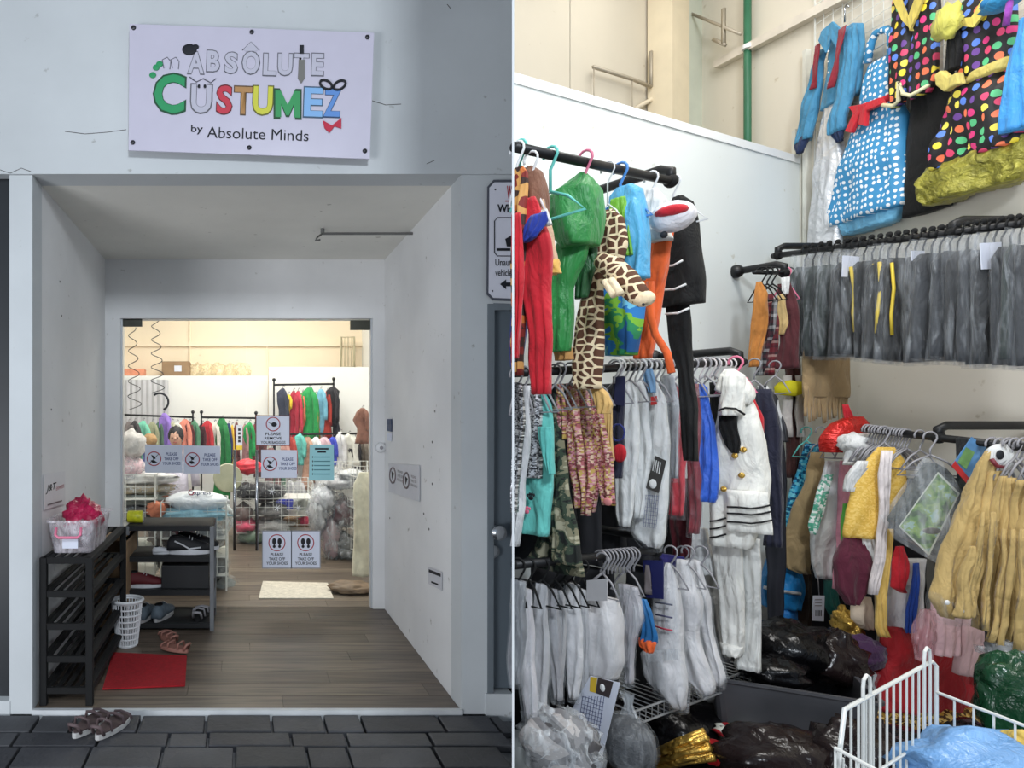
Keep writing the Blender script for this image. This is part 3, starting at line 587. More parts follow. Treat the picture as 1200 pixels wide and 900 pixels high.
# stickers and notices on the alcove side walls
g = G('wall_notice', 'faded pair of take-off-shoes notices on the right alcove wall', 'sign', None, (AR - .004, 4.1), math.radians(-90), 565)
def wallplane(g, X):                                       # project on the plane X = const
    def px(x, y, dn=0.0):
        Y = X * F / (x - CX); return (g.P[1] - Y, dn, zat(y, Y) - g.z0)
    g.px = px
wallplane(g, AR - .004)
g.slab('paper', [(456, 543), (492, 545), (492, 588), (456, 576)], mat('notice_white', (205, 206, 212), .5, 0, .04), .003)
for x, y in ((461, 557), (477, 563)):
    g.tube('ring', [(x + 3.4 * math.cos(i * .393), y + 9 * math.sin(i * .393), -.004) for i in range(16)], .006, mat('faded_ink', (120, 110, 112), .7, var=0), closed=True)
    g.slab('shoe_print', [(x - 1.5, y - 5), (x + 1.5, y - 2), (x - 1, y + 5)], M_ink, .001, -.004)
    for k, t in enumerate(('PLEASE', 'TAKE OFF', 'YOUR SHOES')): g.text('lettering', t, x + 8.5, y - 4 + k * 5, 3, MATS['faded_ink'], -.004, wpx=(6, 7, 8)[k])
g = G('wall_sticker', 'small white printed sticker low on the right alcove wall', 'sticker', None, (AR - .004, 3.55), math.radians(-90), 678); wallplane(g, AR - .004)
g.slab('paper', [(502, 664), (518, 670), (518, 692), (502, 684)], MATS['notice_white'], .002); g.slab('print_line', [(503, 667), (517, 672.5), (517, 676), (503, 670.5)], M_ink, .001, -.0021); g.slab('print_line', [(506, 681), (514, 684), (514, 686), (506, 683)], M_ink, .001, -.0021)
g = G('wall_plaque', 'small dark blue plaque beside the glass door on alcove wall', 'plaque', None, (AR - .004, 4.45), math.radians(-90), 500); wallplane(g, AR - .004)
g.slab('plate', [(454.5, 491), (459.5, 491), (459.5, 506), (454.5, 505)], mat('plaque_blue', (42, 62, 96), .5), .006); g.slab('label', [(454.5, 507), (459, 508), (459, 517), (454.5, 516)], M_paper, .004)
g = G('light_switch', 'round white bell push on the wall right of the glass door', 'switch', None, (W(445, 0, Yd).x, Yd - .002), 0, 525)
c = g.px(446, 524.5); MB().lathe([(.012, -.03), (.034, -.022), (.038, 0)], (c[0], 0, c[2]), 'y', 18).build('bell_cover', M_white, g.root, smooth=True); MB().lathe([(.012, -.036), (.014, -.028)], (c[0], 0, c[2]), 'y', 12).build('button', M_grey, g.root)
g = G('courier_sticker', 'white printed courier sticker on the left alcove wall', 'sticker', None, (AL + .004, 3.5), math.radians(90), 575)
def wpl(g, X):
    def px(x, y, dn=0.0):
        Y = X * F / (x - CX); return (Y - g.P[1], dn, zat(y, Y) - g.z0)
    g.px = px
wpl(g, AL + .004)
g.slab('paper', [(51, 556), (76, 552), (76, 590), (51, 598)], mat('sticker_white', (222, 222, 224), .5, 0, .03), .002)
g.text('lettering', 'J&T', 59.5, 572, 10, M_ink, -.003, wpx=12, off=.02, italic=.3); g.text('lettering', 'EXPRESS', 70, 571, 4, M_inkred, -.003, wpx=9)
g.slab('text_line', [(55, 591), (72, 586), (72, 587.5), (55, 592.5)], MATS['faded_ink'], .001, -.003)
sk = MB()
for x, y in ((510, 482), (507, 518), (507, 567), (503, 620), (457, 607), (497, 602)):
    Y = AR * F / (x - CX); sk.lathe([(.006, -.003), (.007, 0)], (AR - .001, Y, zat(y, Y)), 'x', 8)
for x, y in ((70, 330), (72, 370), (85, 592), (60, 480)):
    Y = AL * F / (x - CX); sk.lathe([(.006, 0), (.005, .003)], (AL + .0, Y, zat(y, Y)), 'x', 8)
struct('trim_10', sk, mat('plug_grey', (120, 118, 118), .7))

# ------------------------------------------------------------------ shoe racks and what stands by the door
def rack(nm, label, x0, x1, y0, y1, tiers, m, top=None, front=None, legm=None, solid=False, r=.014):
    root = empty(nm, ((x0 + x1) / 2, (y0 + y1) / 2, 0), 0, label, 'shoe rack'); cx, cy = root.location.x, root.location.y
    X0, X1, Y0, Y1 = x0 - cx, x1 - cx, y0 - cy, y1 - cy
    for sx in (X0, X1):
        for sy in (Y0, Y1): MB().box((sx - r, sy - r, 0), (sx + r, sy + r, tiers[0])).build('leg', legm or m, root, bevel=.003)
    for z in tiers:
        f = MB()
        for sy in (Y0, Y1): f.box((X0, sy - .012, z - .03), (X1, sy + .012, z))
        for sx in (X0, X1): f.box((sx - .01, Y0, z - .03), (sx + .01, Y1, z))
        sh = f.build('shelf_frame', m, root, bevel=.002)
        if solid: MB().box((X0, Y0, z - .012), (X1, Y1, z + .004)).build('shelf_board', m, sh, bevel=.002)
        else:
            n = 5
            for i in range(n):
                xx = X0 + (X1 - X0) * (i + .5) / n; MB().box((xx - .011, Y0, z - .012), (xx + .011, Y1, z - .002)).build('slat', m, sh, bevel=.002)
    return root
rack('shoe_rack', 'tall black slatted plastic shoe rack against the left alcove wall', -.945, -.725, 3.06, 3.92, (.705, .545, .39, .235, .085), M_blackp, r=.017)
rack('shoe_rack', 'black shelf rack with pale metal legs beside the glass door', -.735, -.19, 4.12, 4.46, (.675, .475, .26, .05), mat('rack_black', (22, 23, 25), .7), legm=mat('rack_leg', (120, 122, 125), .5, .3), solid=True)
# storage box
def tub(name, label, cat, c, w, d, h, m, flare=.12, rot=0, group=None, th=.006):
    r = empty(name, c, rot, label, cat, group); mb = MB(); A = []
    def ring(w, d, z, rad=.03):
        out = []
        for sx, sy, a0 in ((1, 1, 0), (-1, 1, 90), (-1, -1, 180), (1, -1, 270)):
            for k in range(4):
                a = math.radians(a0 + k * 30); out.append((sx * (w / 2 - rad) + rad * math.cos(a), sy * (d / 2 - rad) + rad * math.sin(a), z))
        return out
    b = 1 - flare
    R = [ring(w * b, d * b, 0), ring(w, d, h - .012), ring(w + .022, d + .022, h - .010), ring(w + .022, d + .022, h), ring(w - th, d - th, h), ring(w * b - th, d * b - th, th)]
    for q in R: A += q
    n = 16; fs = [(i * n + k, i * n + (k + 1) % n, (i + 1) * n + (k + 1) % n, (i + 1) * n + k) for i in range(5) for k in range(n)] + [tuple(range(n - 1, -1, -1)), tuple(5 * n + k for k in range(n))]
    mb.add(A, fs).build('body', m, r, smooth=False, bevel=0); return r
mt = plastic_clear('tub_plastic', (232, 226, 232), .48, .35, .15)
t = tub('storage_box', 'translucent white storage box with pink handle on the tall rack', 'box', (-.835, 3.33, .707), .225, .44, .165, mt, .16)
MB().tube([(-.06, -.235, .135), (-.06, -.25, .10), (-.045, -.253, .088), (.045, -.253, .088), (.06, -.25, .10), (.06, -.235, .135)], .007, 8).build('handle', M_pinkp, t, smooth=True)
MB().box((-.035, -.222, .03), (.04, -.218, .075)).build('label_sheet', M_paper, t)
t2 = MB().ball((0, 0, 0), .085, .12, .085, 22, .55, 5, 3.2).build('plastic_bag', mat('red_bag', (190, 30, 80), .3, 0, .2, 14, .9, 18), smooth=True); t2.location = (-.83, 3.36, .85); tag(t2, 'crumpled magenta plastic bag in the translucent storage box', 'bag')
t3 = MB().ball((0, 0, 0), .06, .09, .05, 18, .5, 9, 3.2).build('plastic_bag', plastic_clear('white_bag', (240, 240, 245), .7), smooth=True); t3.location = (-.80, 3.22, .80); tag(t3, 'crumpled clear white bag in the storage box', 'bag')
# cardboard box, basket
cb = empty('cardboard_box', (-.83, 4.22, 0), 0, 'open brown cardboard box behind the tall black shoe rack', 'box')
MB().box((-.10, -.2, .06), (-.09, .2, .62)).box((.10, -.2, .06), (.11, .2, .62)).box((-.1, -.2, .06), (.11, -.19, .1)).box((-.1, .19, .06), (.11, .2, .62)).box((-.10, -.2, .05), (.11, .2, .06)).box((-.1, -.2, .60), (.11, .2, .62)).build('carton', M_card, cb); MB().box((-.1, -.2, 0), (.11, .2, .05)).build('base', M_card, cb)
bk = empty('laundry_basket', (-.69, 3.86, 0), 0, 'white perforated plastic basket behind the tall shoe rack', 'basket')
mb = MB(); n = 28
for i in range(8):
    z = .012 + i * .036; rr = .062 + .0025 * i * 1.6; mb.tube([(rr * 1.0 * math.cos(a), rr * .9 * math.sin(a), z) for a in [2 * math.pi * k / n for k in range(n)]], .0055, 5, True)
for k in range(n):
    a = 2 * math.pi * k / n; mb.tube([(.062 * math.cos(a), .056 * math.sin(a), .01), (.09 * math.cos(a), .081 * math.sin(a), .27)], .0045, 5)
mb.build('lattice', M_white, bk); MB().tube([(.094 * math.cos(2 * math.pi * k / n), .085 * math.sin(2 * math.pi * k / n), .275) for k in range(n)], .01, 8, True).build('rim', M_white, bk, smooth=True); MB().lathe([(.06, .002), (.062, .012)], n=20).build('bottom', M_white, bk)
# mats
def flatmat(nm, label, pts, m, z0, th, cat='mat'):
    c = sum((Vector((p[0], p[1])) for p in pts), Vector((0, 0))) / len(pts); o = MB().prism([(p[0] - c.x, p[1] - c.y) for p in pts], 'z', 0, th).build(nm, m, bevel=.003); o.location = (c.x, c.y, z0); return tag(o, label, cat)
def gp(px, py, z=0): Y = (CH - z) * F / (py - HY); return ((px - CX) / F * Y, Y)
flatmat('door_mat', 'red rectangular door mat on the alcove planks', [(-.70, 3.22), gp(217, 805), gp(219, 770), gp(132, 766)], mat('mat_red', (176, 22, 34), .95, 0, .15, 60, .9, 300), .001, .009)
flatmat('floor_mat', 'pale cream mat inside the shop behind the glass door', [gp(303, 702), gp(391, 702), gp(384, 684), gp(308, 682)], mat('mat_cream', (214, 206, 192), .9, 0, .15, 30, .5, 100), .001, .008)
# shoes
def shoe(nm, label, loc, rot, L, body, sole, group=None, style='trainer', accent=None):
    r = empty(nm, loc, rot, label, 'sandal' if style == 'sandal' else 'shoe', group); w = L * .19
    def outline(k, z0, z1):
        pl = []
        for i in range(20):
            a = 2 * math.pi * i / 20; x = math.cos(a); y = math.sin(a); ww = w * (1 + .16 * x - .1 * (x < 0) * abs(x)); pl.append((x * L / 2 * k, y * ww * k))
        return MB().prism(pl, 'z', z0, z1)
    so = outline(1, 0, L * .10).build('sole', sole, r, bevel=.004)
    if style == 'sandal':
        outline(.94, L * .10, L * .118).build('footbed', body, r)
        for x, h, wd in ((.32, .17, .022), (.10, .22, .024), (-.25, .27, .02)):
            ww = w * (1 + .16 * x * 2); MB().tube([(x * L, -ww * .95, L * .1), (x * L, -ww * .8, L * h), (x * L - .01, 0, L * (h + .05)), (x * L, ww * .8, L * h), (x * L, ww * .95, L * .1)], wd * L / .26 * .32, 6).build('strap', accent or body, r, smooth=True)
        MB().tube([(-.42 * L, -w * .6, L * .1), (-.5 * L, -w * .5, L * .26), (-.54 * L, 0, L * .28), (-.5 * L, w * .5, L * .26), (-.42 * L, w * .6, L * .1)], .008, 6).build('heel_strap', accent or body, r, smooth=True)
    else:
        mb = MB(); rings = []; prof = [(-.49, .20, .62), (-.42, .36, .80), (-.25, .38, .80), (-.08, .34, .82), (.08, .30, .92), (.25, .22, 1.0), (.40, .16, .9), (.485, .09, .55)]; n = 12
        vs = []
        for x, h, ww in prof:
            for k in range(n):
                a = math.pi * k / (n - 1); vs.append((x * L, math.cos(a) * w * .95 * ww, L * .095 + (math.sin(a) ** .8) * h * L * .8))
        fs = [(i * n + k, i * n + k + 1, (i + 1) * n + k + 1, (i + 1) * n + k) for i in range(len(prof) - 1) for k in range(n - 1)] + [tuple(range(n)), tuple((len(prof) - 1) * n + k for k in range(n))[::-1]] + [((i + 1) * n, (i + 1) * n + n - 1, i * n + n - 1, i * n) for i in range(len(prof) - 1)]
        mb.add(vs, fs).build('upper', body, r, smooth=True)
        MB().ball((-.27 * L, 0, L * .385), L * .13, w * .55, L * .03, 12).build('opening', M_blk, r, smooth=True)
        for k in range(4): x = .0 + k * .06; MB().tube([(x * L, -w * .5, L * (.345 - k * .035)), (x * L + .004, 0, L * (.385 - k * .04)), (x * L, w * .5, L * (.345 - k * .035))], L * .012, 5).build('lace', accent or sole, r, smooth=True)
        if accent: MB().tube([(.25 * L, -w * 1.0, L * .16), (.0, -w * .93, L * .13), (-.15 * L, -w * .88, L * .22), (-.32 * L, -w * .86, L * .30)], L * .02, 5).build('side_stripe', accent, r, smooth=True)
    return r
Ms = mat('sole_white', (205, 205, 208), .5); Mso = mat('sole_grey', (170, 168, 168), .6)
g0 = mat('sandal_maroon', (74, 58, 60), .7, 0, .3, 40)
for i, (x, y) in enumerate(((106, 849), (132, 851))):
    X, Y = gp(x, y); shoe('sandal', ('maroon and grey strap sandal on slate tiles, nearer the black rack', 'maroon and grey strap sandal on slate tiles, right of its twin')[i], (X, Y, -.012), math.radians(66), .24, g0, mat('sole_dark', (188, 186, 184), .6), 'sandals on the pavement', 'sandal', mat('sandal_strap', (92, 76, 78), .7, 0, .3, 40))
mb_ = mat('sandal_brown', (150, 104, 92), .6, 0, .15, 30)
for i, (x, y, a) in enumerate(((197, 750, 120), (204, 764, 150))):
    X, Y = gp(x, y); shoe('sandal', ('brown strap sandal lying behind its pair at the mat corner', 'brown strap sandal touching the back corner of the red mat')[i], (X, Y, .011 if i else .001), math.radians(a), .20, mb_, mb_, 'brown sandals by the mat', 'sandal')
bs = mat('trainer_black', (22, 22, 26), .7, 0, .2, 30)
shoe('trainer', 'black trainer with white sole at front of the upper shelf', (-.345, 4.22, .479), math.radians(6), .30, bs, Ms, 'black trainers on the upper shelf', accent=Ms)
shoe('trainer', 'black trainer with white sole half hidden behind its twin', (-.30, 4.35, .479), math.radians(3), .30, bs, Ms, 'black trainers on the upper shelf', accent=Ms)
shoe('slipper', 'small white slipper toe next to the black trainers', (-.52, 4.20, .479), math.radians(10), .13, Ms, Ms, style='trainer')
shoe('trainer', 'dark red trainer with white sole on the third shelf', (-.64, 4.20, .264), math.radians(5), .26, mat('trainer_red', (92, 22, 28), .7), Ms)
gb = mat('trainer_greyblue', (92, 104, 114), .7, 0, .2, 30)
shoe('trainer', 'grey-blue trainer on the bottom shelf, left of its pair', (-.63, 4.22, .054), math.radians(80), .27, gb, Mso, 'grey-blue trainers on the bottom shelf')
shoe('trainer', 'grey-blue trainer on the bottom shelf, right of its pair', (-.52, 4.24, .054), math.radians(75), .27, gb, Mso, 'grey-blue trainers on the bottom shelf')
shoe('sandal', 'black sandal with grey strap at the right of bottom shelf', (-.27, 4.24, .054), math.radians(82), .25, M_blackp, M_blackp, None, 'sandal', M_grey)
bx = MB().box((-.16, -.14, 0), (.15, .14, .15)).build('shoe_box', mat('black_box', (30, 30, 32), .6), bevel=.004); bx.location = (-.36, 4.29, .264); tag(bx, 'plain black shoe box on the third shelf of the rack', 'box')
cn = empty('tin_can', (-.70, 4.22, .68), 0, 'small yellow can lying on top of the rack by the glass', 'can')
MB().lathe([(.035, -.05), (.04, -.045), (.04, .045), (.035, .05)], (0, 0, .041), 'x', 20).build('body', mat('can_yellow', (205, 205, 40), .4, 0, .25, 40), cn, smooth=True); MB().lathe([(.028, .05), (.028, .053)], (0, 0, .041), 'x', 18).build('lid', mat('can_lid', (225, 220, 160), .4), cn)
# ================================================================== SHOP BEHIND THE GLASS
def wirebin(name, label, c, w, d, h, lv=3, cell=.07, m=M_wire, r=.004, rot=0, group=None, cat='wire basket', legs=.12):
    root = empty(name, c, rot, label, cat, group)
    for nm, fx in (('front_panel', -1), ('back_panel', 1)):
        mb = MB(); y = fx * d / 2; k = int(w / cell)
        for i in range(k + 1): x = -w / 2 + w * i / k; mb.tube([(x, y, legs), (x, y, h)], r * .7, 4)
        for z in [legs + (h - legs) * i / (lv * 2) for i in range(lv * 2 + 1)]: mb.tube([(-w / 2, y, z), (w / 2, y, z)], r if z > h - .01 else r * .8, 4)
        mb.build(nm, m, root)
    for sx in (-1, 1):
        mb = MB(); x = sx * w / 2; k = max(2, int(d / cell))
        for i in range(k + 1): y = -d / 2 + d * i / k; mb.tube([(x, y, legs), (x, y, h)], r * .7, 4)
        for z in [legs + (h - legs) * i / (lv * 2) for i in range(lv * 2 + 1)]: mb.tube([(x, -d / 2, z), (x, d / 2, z)], r * .8, 4)
        mb.build('side_panel', m, root)
        for sy in (-1, 1): MB().tube([(x, sy * d / 2, 0), (x, sy * d / 2, h)], r * 1.8, 6).build('post', m, root)
    mb = MB()
    for z in [legs + (h - legs) * i / lv for i in range(lv)]: mb.box((-w / 2, -d / 2, z - .004), (w / 2, d / 2, z))
    mb.build('shelf', m, root); return root
def blob(name, label, cat, c, r, m, lump=.45, seed=1, n=30, group=None, nz=2.6, flat=None, rot=0, wrap=None):
    o = MB().ball((0, 0, 0), r[0], r[1], r[2], n, lump, seed, nz, flat).build(name, m, smooth=True); o.location = c; o.rotation_euler.z = rot
    tag(o, label, cat, group)
    if wrap: MB().ball((0, 0, 0), r[0] * 1.08, r[1] * 1.08, r[2] * 1.08, n, lump * 1.3, seed, nz * 1.3, flat).build('plastic_wrap', wrap, o, smooth=True)
    return o
def wp(px, py, Y): v = W(px, py, Y); return (v.x, v.y, v.z)
# rails
def rail(name, label, a, b, m=M_black, r=.014, posts=True, Y=None, cat='clothes rail', drop=None):
    mid = ((a[0] + b[0]) / 2, (a[1] + b[1]) / 2, 0); root = empty(name, mid, 0, label, cat)
    A = (a[0] - mid[0], a[1] - mid[1], a[2]); B = (b[0] - mid[0], b[1] - mid[1], b[2])
    MB().tube([A, B], r, 10).build('rod', m, root, smooth=True)
    if posts:
        for p in (A, B):
            MB().tube([(p[0], p[1] , 0), (p[0], p[1], p[2] + .06)], r * .9, 8).build('post', m, root); MB().ball((p[0], p[1], p[2] + .07), r * 1.8, n=8).build('finial', m, root, smooth=True)
    return root
rail('clothes_rail', 'black garment rail on the left behind the glass door', wp(143, 486, 8.6), wp(226, 489, 8.6)); rail('clothes_rail', 'black garment rail in the middle behind the glass door', wp(236, 489, 8.6), wp(300, 490, 8.6)); rail('clothes_rail', 'high garment rail seen through the right glass door', wp(321, 451, 8.9), wp(391, 450, 8.9)); rail('clothes_rail', 'lower rail by the right side of the shop', wp(322, 509, 8.7), wp(434, 508, 8.7))
def far(name, label, cat, px0, px1, py0, py1, m, Y=8.6, hook=True, group='costumes on the shop racks behind the glass', w2=None, k=2):
    cx = (px0 + px1) / 2; px0, px1 = cx - (cx - px0) * 1.3, cx + (px1 - cx) * 1.3; g = G(name, label, cat, group, ((cx - CX) / F * Y, Y), 0, py0); w = px1 - px0
    g.cloth('body', [(py0, cx - w * .14, cx + w * .14), (py0 + (py1 - py0) * .10, cx - w * (.3 + .25 * (px0 * 7 % 3) / 2), cx + w * (.3 + .25 * (px1 * 5 % 3) / 2)), (py0 + (py1 - py0) * .35, cx - w * (.42 + .2 * (px0 * 3 % 2)), cx + w * .5), (py0 + (py1 - py0) * .6, cx - w * .38, cx + w * (.4 + .2 * (px1 % 2))), (py1, px0 - (px0 * 11 % 3), px1 + (px1 * 13 % 3))], m, th=.06, k=k, amp=.025, nr=9, nc=14)
    g.cloth('sleeve', [(py0 + (py1 - py0) * .08, cx + w * .1, cx + w * .36), (py0 + (py1 - py0) * .3, cx + w * .2, cx + w * .62), (py0 + (py1 - py0) * (.62 + .1 * (px0 % 3)), cx + w * .25, cx + w * .6)], m, th=.05, dn=-.07, k=1, amp=.015, nr=6, nc=10)
    if hook: g.tube('hanger', [(cx, py0 + 2, 0), (cx, py0 - 2, 0), (cx + 1, py0 - 3.2, 0), (cx + 2, py0 - 2, 0)], .006, M_grey, n=4)
    return g
fl = [(146, 156, 494, 545, (120, 112, 112), 'dark grey'), (153, 163, 493, 540, (70, 66, 70), 'charcoal'), (162, 174, 493, 548, (126, 205, 178), 'mint green'), (160, 169, 512, 560, (84, 92, 140), 'slate blue'), (174, 184, 494, 540, (158, 160, 130), 'olive patterned'), (183, 190, 494, 530, (80, 110, 90), 'bottle green'), (187, 198, 484, 545, (150, 120, 205), 'lilac'), (197, 206, 494, 530, (190, 190, 160), 'cream patterned'), (203, 212, 495, 528, (215, 218, 210), 'white ruffled'), (211, 222, 491, 542, (226, 140, 120), 'salmon pink'), (218, 226, 494, 540, (90, 40, 40), 'brown'), (222, 232, 492, 540, (80, 130, 100), 'sage green'), (234, 240, 496, 540, (70, 30, 34), 'dark maroon'), (238, 248, 493, 552, (186, 46, 54), 'crimson'), (247, 256, 495, 545, (212, 206, 196), 'ivory'), (253, 267, 490, 590, (36, 120, 62), 'emerald green'), (265, 271, 496, 560, (40, 52, 96), 'navy'), (270, 274, 498, 560, (226, 180, 60), 'mustard yellow'), (274, 280, 495, 560, (110, 60, 60), 'rust'), (284, 290, 497, 545, (175, 130, 130), 'dusty pink'), (288, 297, 495, 545, (40, 150, 80), 'grass green'), (296, 301, 497, 540, (120, 50, 60), 'wine red')]
for x0, x1, y0, y1, c, nm in fl: far('costume', '%s costume on the low racks behind the closed glass door' % nm, 'costume', x0, x1, y0, y1, fab(c))
fl2 = [(327, 336, 455, 500, (58, 62, 80), 'dark slate cape'), (335, 341, 462, 485, (240, 205, 60), 'yellow bib top'), (340, 348, 458, 520, (168, 40, 60), 'crimson robe'), (346, 353, 458, 515, (200, 60, 80), 'rose red robe'), (352, 357, 460, 512, (225, 120, 90), 'coral tunic'), (356, 370, 454, 520, (40, 150, 80), 'green hooded suit'), (367, 373, 462, 525, (190, 140, 70), 'tan suit'), (371, 381, 456, 510, (120, 180, 205), 'pale blue suit'), (380, 387, 458, 515, (160, 50, 40), 'rust red suit'), (385, 395, 453, 500, (40, 38, 44), 'black suit'), (391, 397, 490, 540, (34, 34, 44), 'black trousers')]
for x0, x1, y0, y1, c, nm in fl2: far('costume', '%s on the high rail seen through the right glass door' % nm, 'costume', x0, x1, y0, y1, fab(c), Y=8.9)
fl3 = [(330, 338, 512, 560, (210, 160, 150), 'peach dress'), (337, 346, 512, 560, (180, 70, 60), 'brick red dress'), (345, 356, 508, 545, (110, 200, 190), 'turquoise shirt'), (355, 366, 512, 575, (190, 150, 130), 'beige shirt'), (365, 376, 512, 575, (228, 228, 230), 'white shirt'), (374, 386, 512, 550, (222, 190, 200), 'pale pink shirt'), (386, 394, 512, 545, (70, 84, 200), 'royal blue shirt'), (393, 404, 506, 560, (225, 225, 228), 'white coat'), (401, 417, 508, 552, (235, 234, 226), 'white sailor coat'), (412, 421, 512, 560, (48, 44, 50), 'black coat'), (418, 426, 515, 565, (90, 80, 70), 'brown coat'), (424, 434, 510, 565, (180, 170, 160), 'grey coat'), (336, 344, 562, 600, (205, 205, 210), 'silver bagged shirt'), (346, 356, 562, 608, (200, 200, 204), 'bagged shirt'), (358, 368, 565, 608, (208, 208, 212), 'clear bagged shirt'), (300, 310, 500, 560, (100, 60, 60), 'dull red coat'), (311, 325, 525, 580, (120, 80, 80), 'brown red coat'), (322, 332, 540, 600, (80, 110, 90), 'moss coat')]
for x0, x1, y0, y1, c, nm in fl3: far('costume', '%s hanging deep in the shop on the right' % nm, 'costume', x0, x1, y0, y1, fab(c), Y=8.7)
far('teddy_costume', 'brown fluffy costume hanging far right near the glass door edge', 'costume', 419, 431, 478, 520, fab((130, 90, 76)), Y=8.4)
# upper ledge things
bxs = empty('carton', (wp(207, 431, 9.85)[0], 9.85, 2.117), 0, 'brown carton with white label on the high ledge in the shop', 'box')
MB().box((-.21, -.15, -.115), (.21, .12, .115)).build('carton_body', M_card, bxs, bevel=.004); MB().box((-.02, -.154, -.04), (.09, -.15, .05)).build('label_sheet', M_paper, bxs)
o = MB().box((-.17, -.12, -.06), (.17, .12, .06)).build('box', mat('box_orange', (226, 150, 118), .7), bevel=.004); o.location = (wp(157, 440, 9.85)[0], 9.85, 2.061); tag(o, 'salmon coloured box on the high ledge at left of the shop', 'box')
for i, (x, w) in enumerate(((231, .1), (243, .12), (256, .13), (270, .1), (283, .12))):
    o = blob('clear_bag', '%s pale clear bag of goods right of the ledge carton' % ORD[i], 'bag', (wp(x, 436, 9.85)[0], 9.85, 2.09), (w, .1, .11), plastic_clear('ledge_bag', (250, 232, 190), .5), seed=i + 3, group='clear bags on the ledge')
# spiral hanging decorations
for i, (x, y0, y1) in enumerate(((155, 384, 482), (182, 374, 462))):
    mb = MB(); pts = []; n = 60; Y = 6.2
    for k in range(n): v = k / n; a = v * 2 * math.pi * 5.5; c = W(x + v * 3, y0 + (y1 - y0) * v, Y); pts.append((c.x + .035 * (1 + v) * math.cos(a), c.y + .035 * math.sin(a), c.z))
    tag(mb.tube(pts, .004, 5).build('paper_spiral', M_ink, smooth=True), ('black spiral streamer hanging nearer the left door jamb', 'black spiral streamer hanging right of the other, above the lilac costume')[i], 'decoration')
c = W(187, 471, 6.2); tag(MB().tube([(c.x + .085 * math.cos(a), c.y, c.z + .085 * math.sin(a)) for a in [math.radians(130 - t * 16) for t in range(13)]], .011, 6).build('wall_hook', M_ink, smooth=True), 'large black curved hook hanging above the lilac costume', 'hook')
# person behind the notices
pr = empty('person', wp(206, 560, 7.6), 0, 'person with dark hair seated behind the take-off-shoes notices', 'person')
sk_ = mat('skin', (205, 160, 138), .55, 0, .05); hr = mat('dark_hair', (26, 22, 24), .6, 0, .2, 40, .5, 120)
mb = MB(); q = lambda x, y, z: (x, y, z)
mb.ball((0, 0, .48), .078, .098, .112, 18); mb.tube([(0, .02, .24), (0, .01, .42)], [.062, .052], 12); mb.tube([(-.20, .02, .20), (-.1, .02, .25), (0, .02, .26), (.1, .02, .25), (.20, .02, .20)], [.05, .075, .085, .075, .05], 12)
mb.ball((0, -.1, .47), .013, .02, .02, 8); mb.ball((-.077, .005, .475), .012, .02, .03, 8); mb.ball((.077, .005, .475), .012, .02, .03, 8); mb.build('body', sk_, pr, smooth=True)
tp = MB().tube([(-.24, .02, -.1), (-.22, .02, .1), (-.19, .02, .205), (0, .03, .25), (.19, .02, .205), (.22, .02, .1), (.24, .02, -.1)], [.05, .055, .06, .08, .06, .055, .05], 12); tp.tube([(0, .02, -.45), (0, .02, -.1), (0, .02, .2)], [.15, .15, .13], 14); tp.build('shirt', fab((205, 200, 215)), pr, smooth=True)
MB().ball((0, .018, .51), .092, .104, .108, 18, .12, 3).build('hair', hr, pr, smooth=True)
for sx in (-1, 1): MB().ball((sx * .032, -.094, .478), .011, .006, .006, 8).build('eye', M_ink, pr)
MB().ball((0, -.097, .425), .022, .006, .007, 8).build('mouth', mat('lips', (170, 90, 85), .5), pr)
blob('plush_head', 'tan round plush head on pile beside the seated person', 'toy', wp(176, 516, 7.7), (.085, .08, .08), fab((176, 140, 96)), .1)
# wire bins and their loads
wirebin('wire_bin', 'white wire bin full of bagged clothes left inside the glass door', (-1.0, 5.35, 0), .62, .5, .92, 4)
for i, (x, y, w, h, c, nm) in enumerate(((156, 520, .10, .10, (205, 200, 196), 'pale grey'), (152, 548, .12, .08, (222, 190, 196), 'pale pink'), (170, 560, .26, .045, (226, 224, 222), 'white'), (168, 572, .24, .045, (166, 150, 120), 'brown patterned'), (165, 584, .26, .05, (150, 156, 152), 'grey'), (160, 600, .17, .06, (130, 124, 124), 'dark grey'), (190, 590, .12, .07, (170, 110, 90), 'russet'))):
    blob('clothes_bundle', '%s bagged clothes bundle piled on the wire bin behind the glass' % nm, 'bundle', wp(x, y, 5.4), (w, .16, h), fab(c), .4, i + 2, 18, wrap=M_bagm if i % 2 else None)
blob('clothes_bundle', 'orange toy among the bundles behind the glass', 'bundle', wp(183, 597, 5.12), (.07, .05, .06), fab((200, 120, 90)), .3, 4)
blob('parcel_bag', 'white courier bag with printed lettering lying on the rack pile', 'bag', wp(230, 588, 5.2), (.24, .15, .085), mat('bag_white', (226, 230, 236), .35, 0, .05, 8, .7, 14), .18, 3, 24, nz=1.8)
blob('parcel_bag', 'light blue plastic bag under the white courier bag', 'bag', wp(228, 602, 5.2), (.26, .16, .06), mat('bag_ltblue', (150, 196, 214), .3, 0, .15, 8, .9, 14), .35, 6, 24)
blob('parcel_bag', 'clear pale bag at right of courier bag by the door edge', 'bag', wp(258, 608, 5.3), (.11, .14, .12), plastic_clear('pale_bag', (220, 228, 230), .65), .4, 9, 20)
g = G('courier_print', 'printed lettering on the white courier bag behind the glass', 'print', None, ((230 - CX) / F * 5.04, 5.04), 0, 583); g.text('lettering', 'Qxpress', 234, 578, 6, M_inkb, wpx=26, off=.02, rot=.02); g.tube('ring', [(224 + 3 * math.cos(i * .5), 577 + 3 * math.sin(i * .5), -.003) for i in range(11)], .004, M_inkred)
wirebin('wire_bin', 'white wire bin under the courier bags by the glass door', (-.38, 5.3, 0), .52, .45, .70, 4)
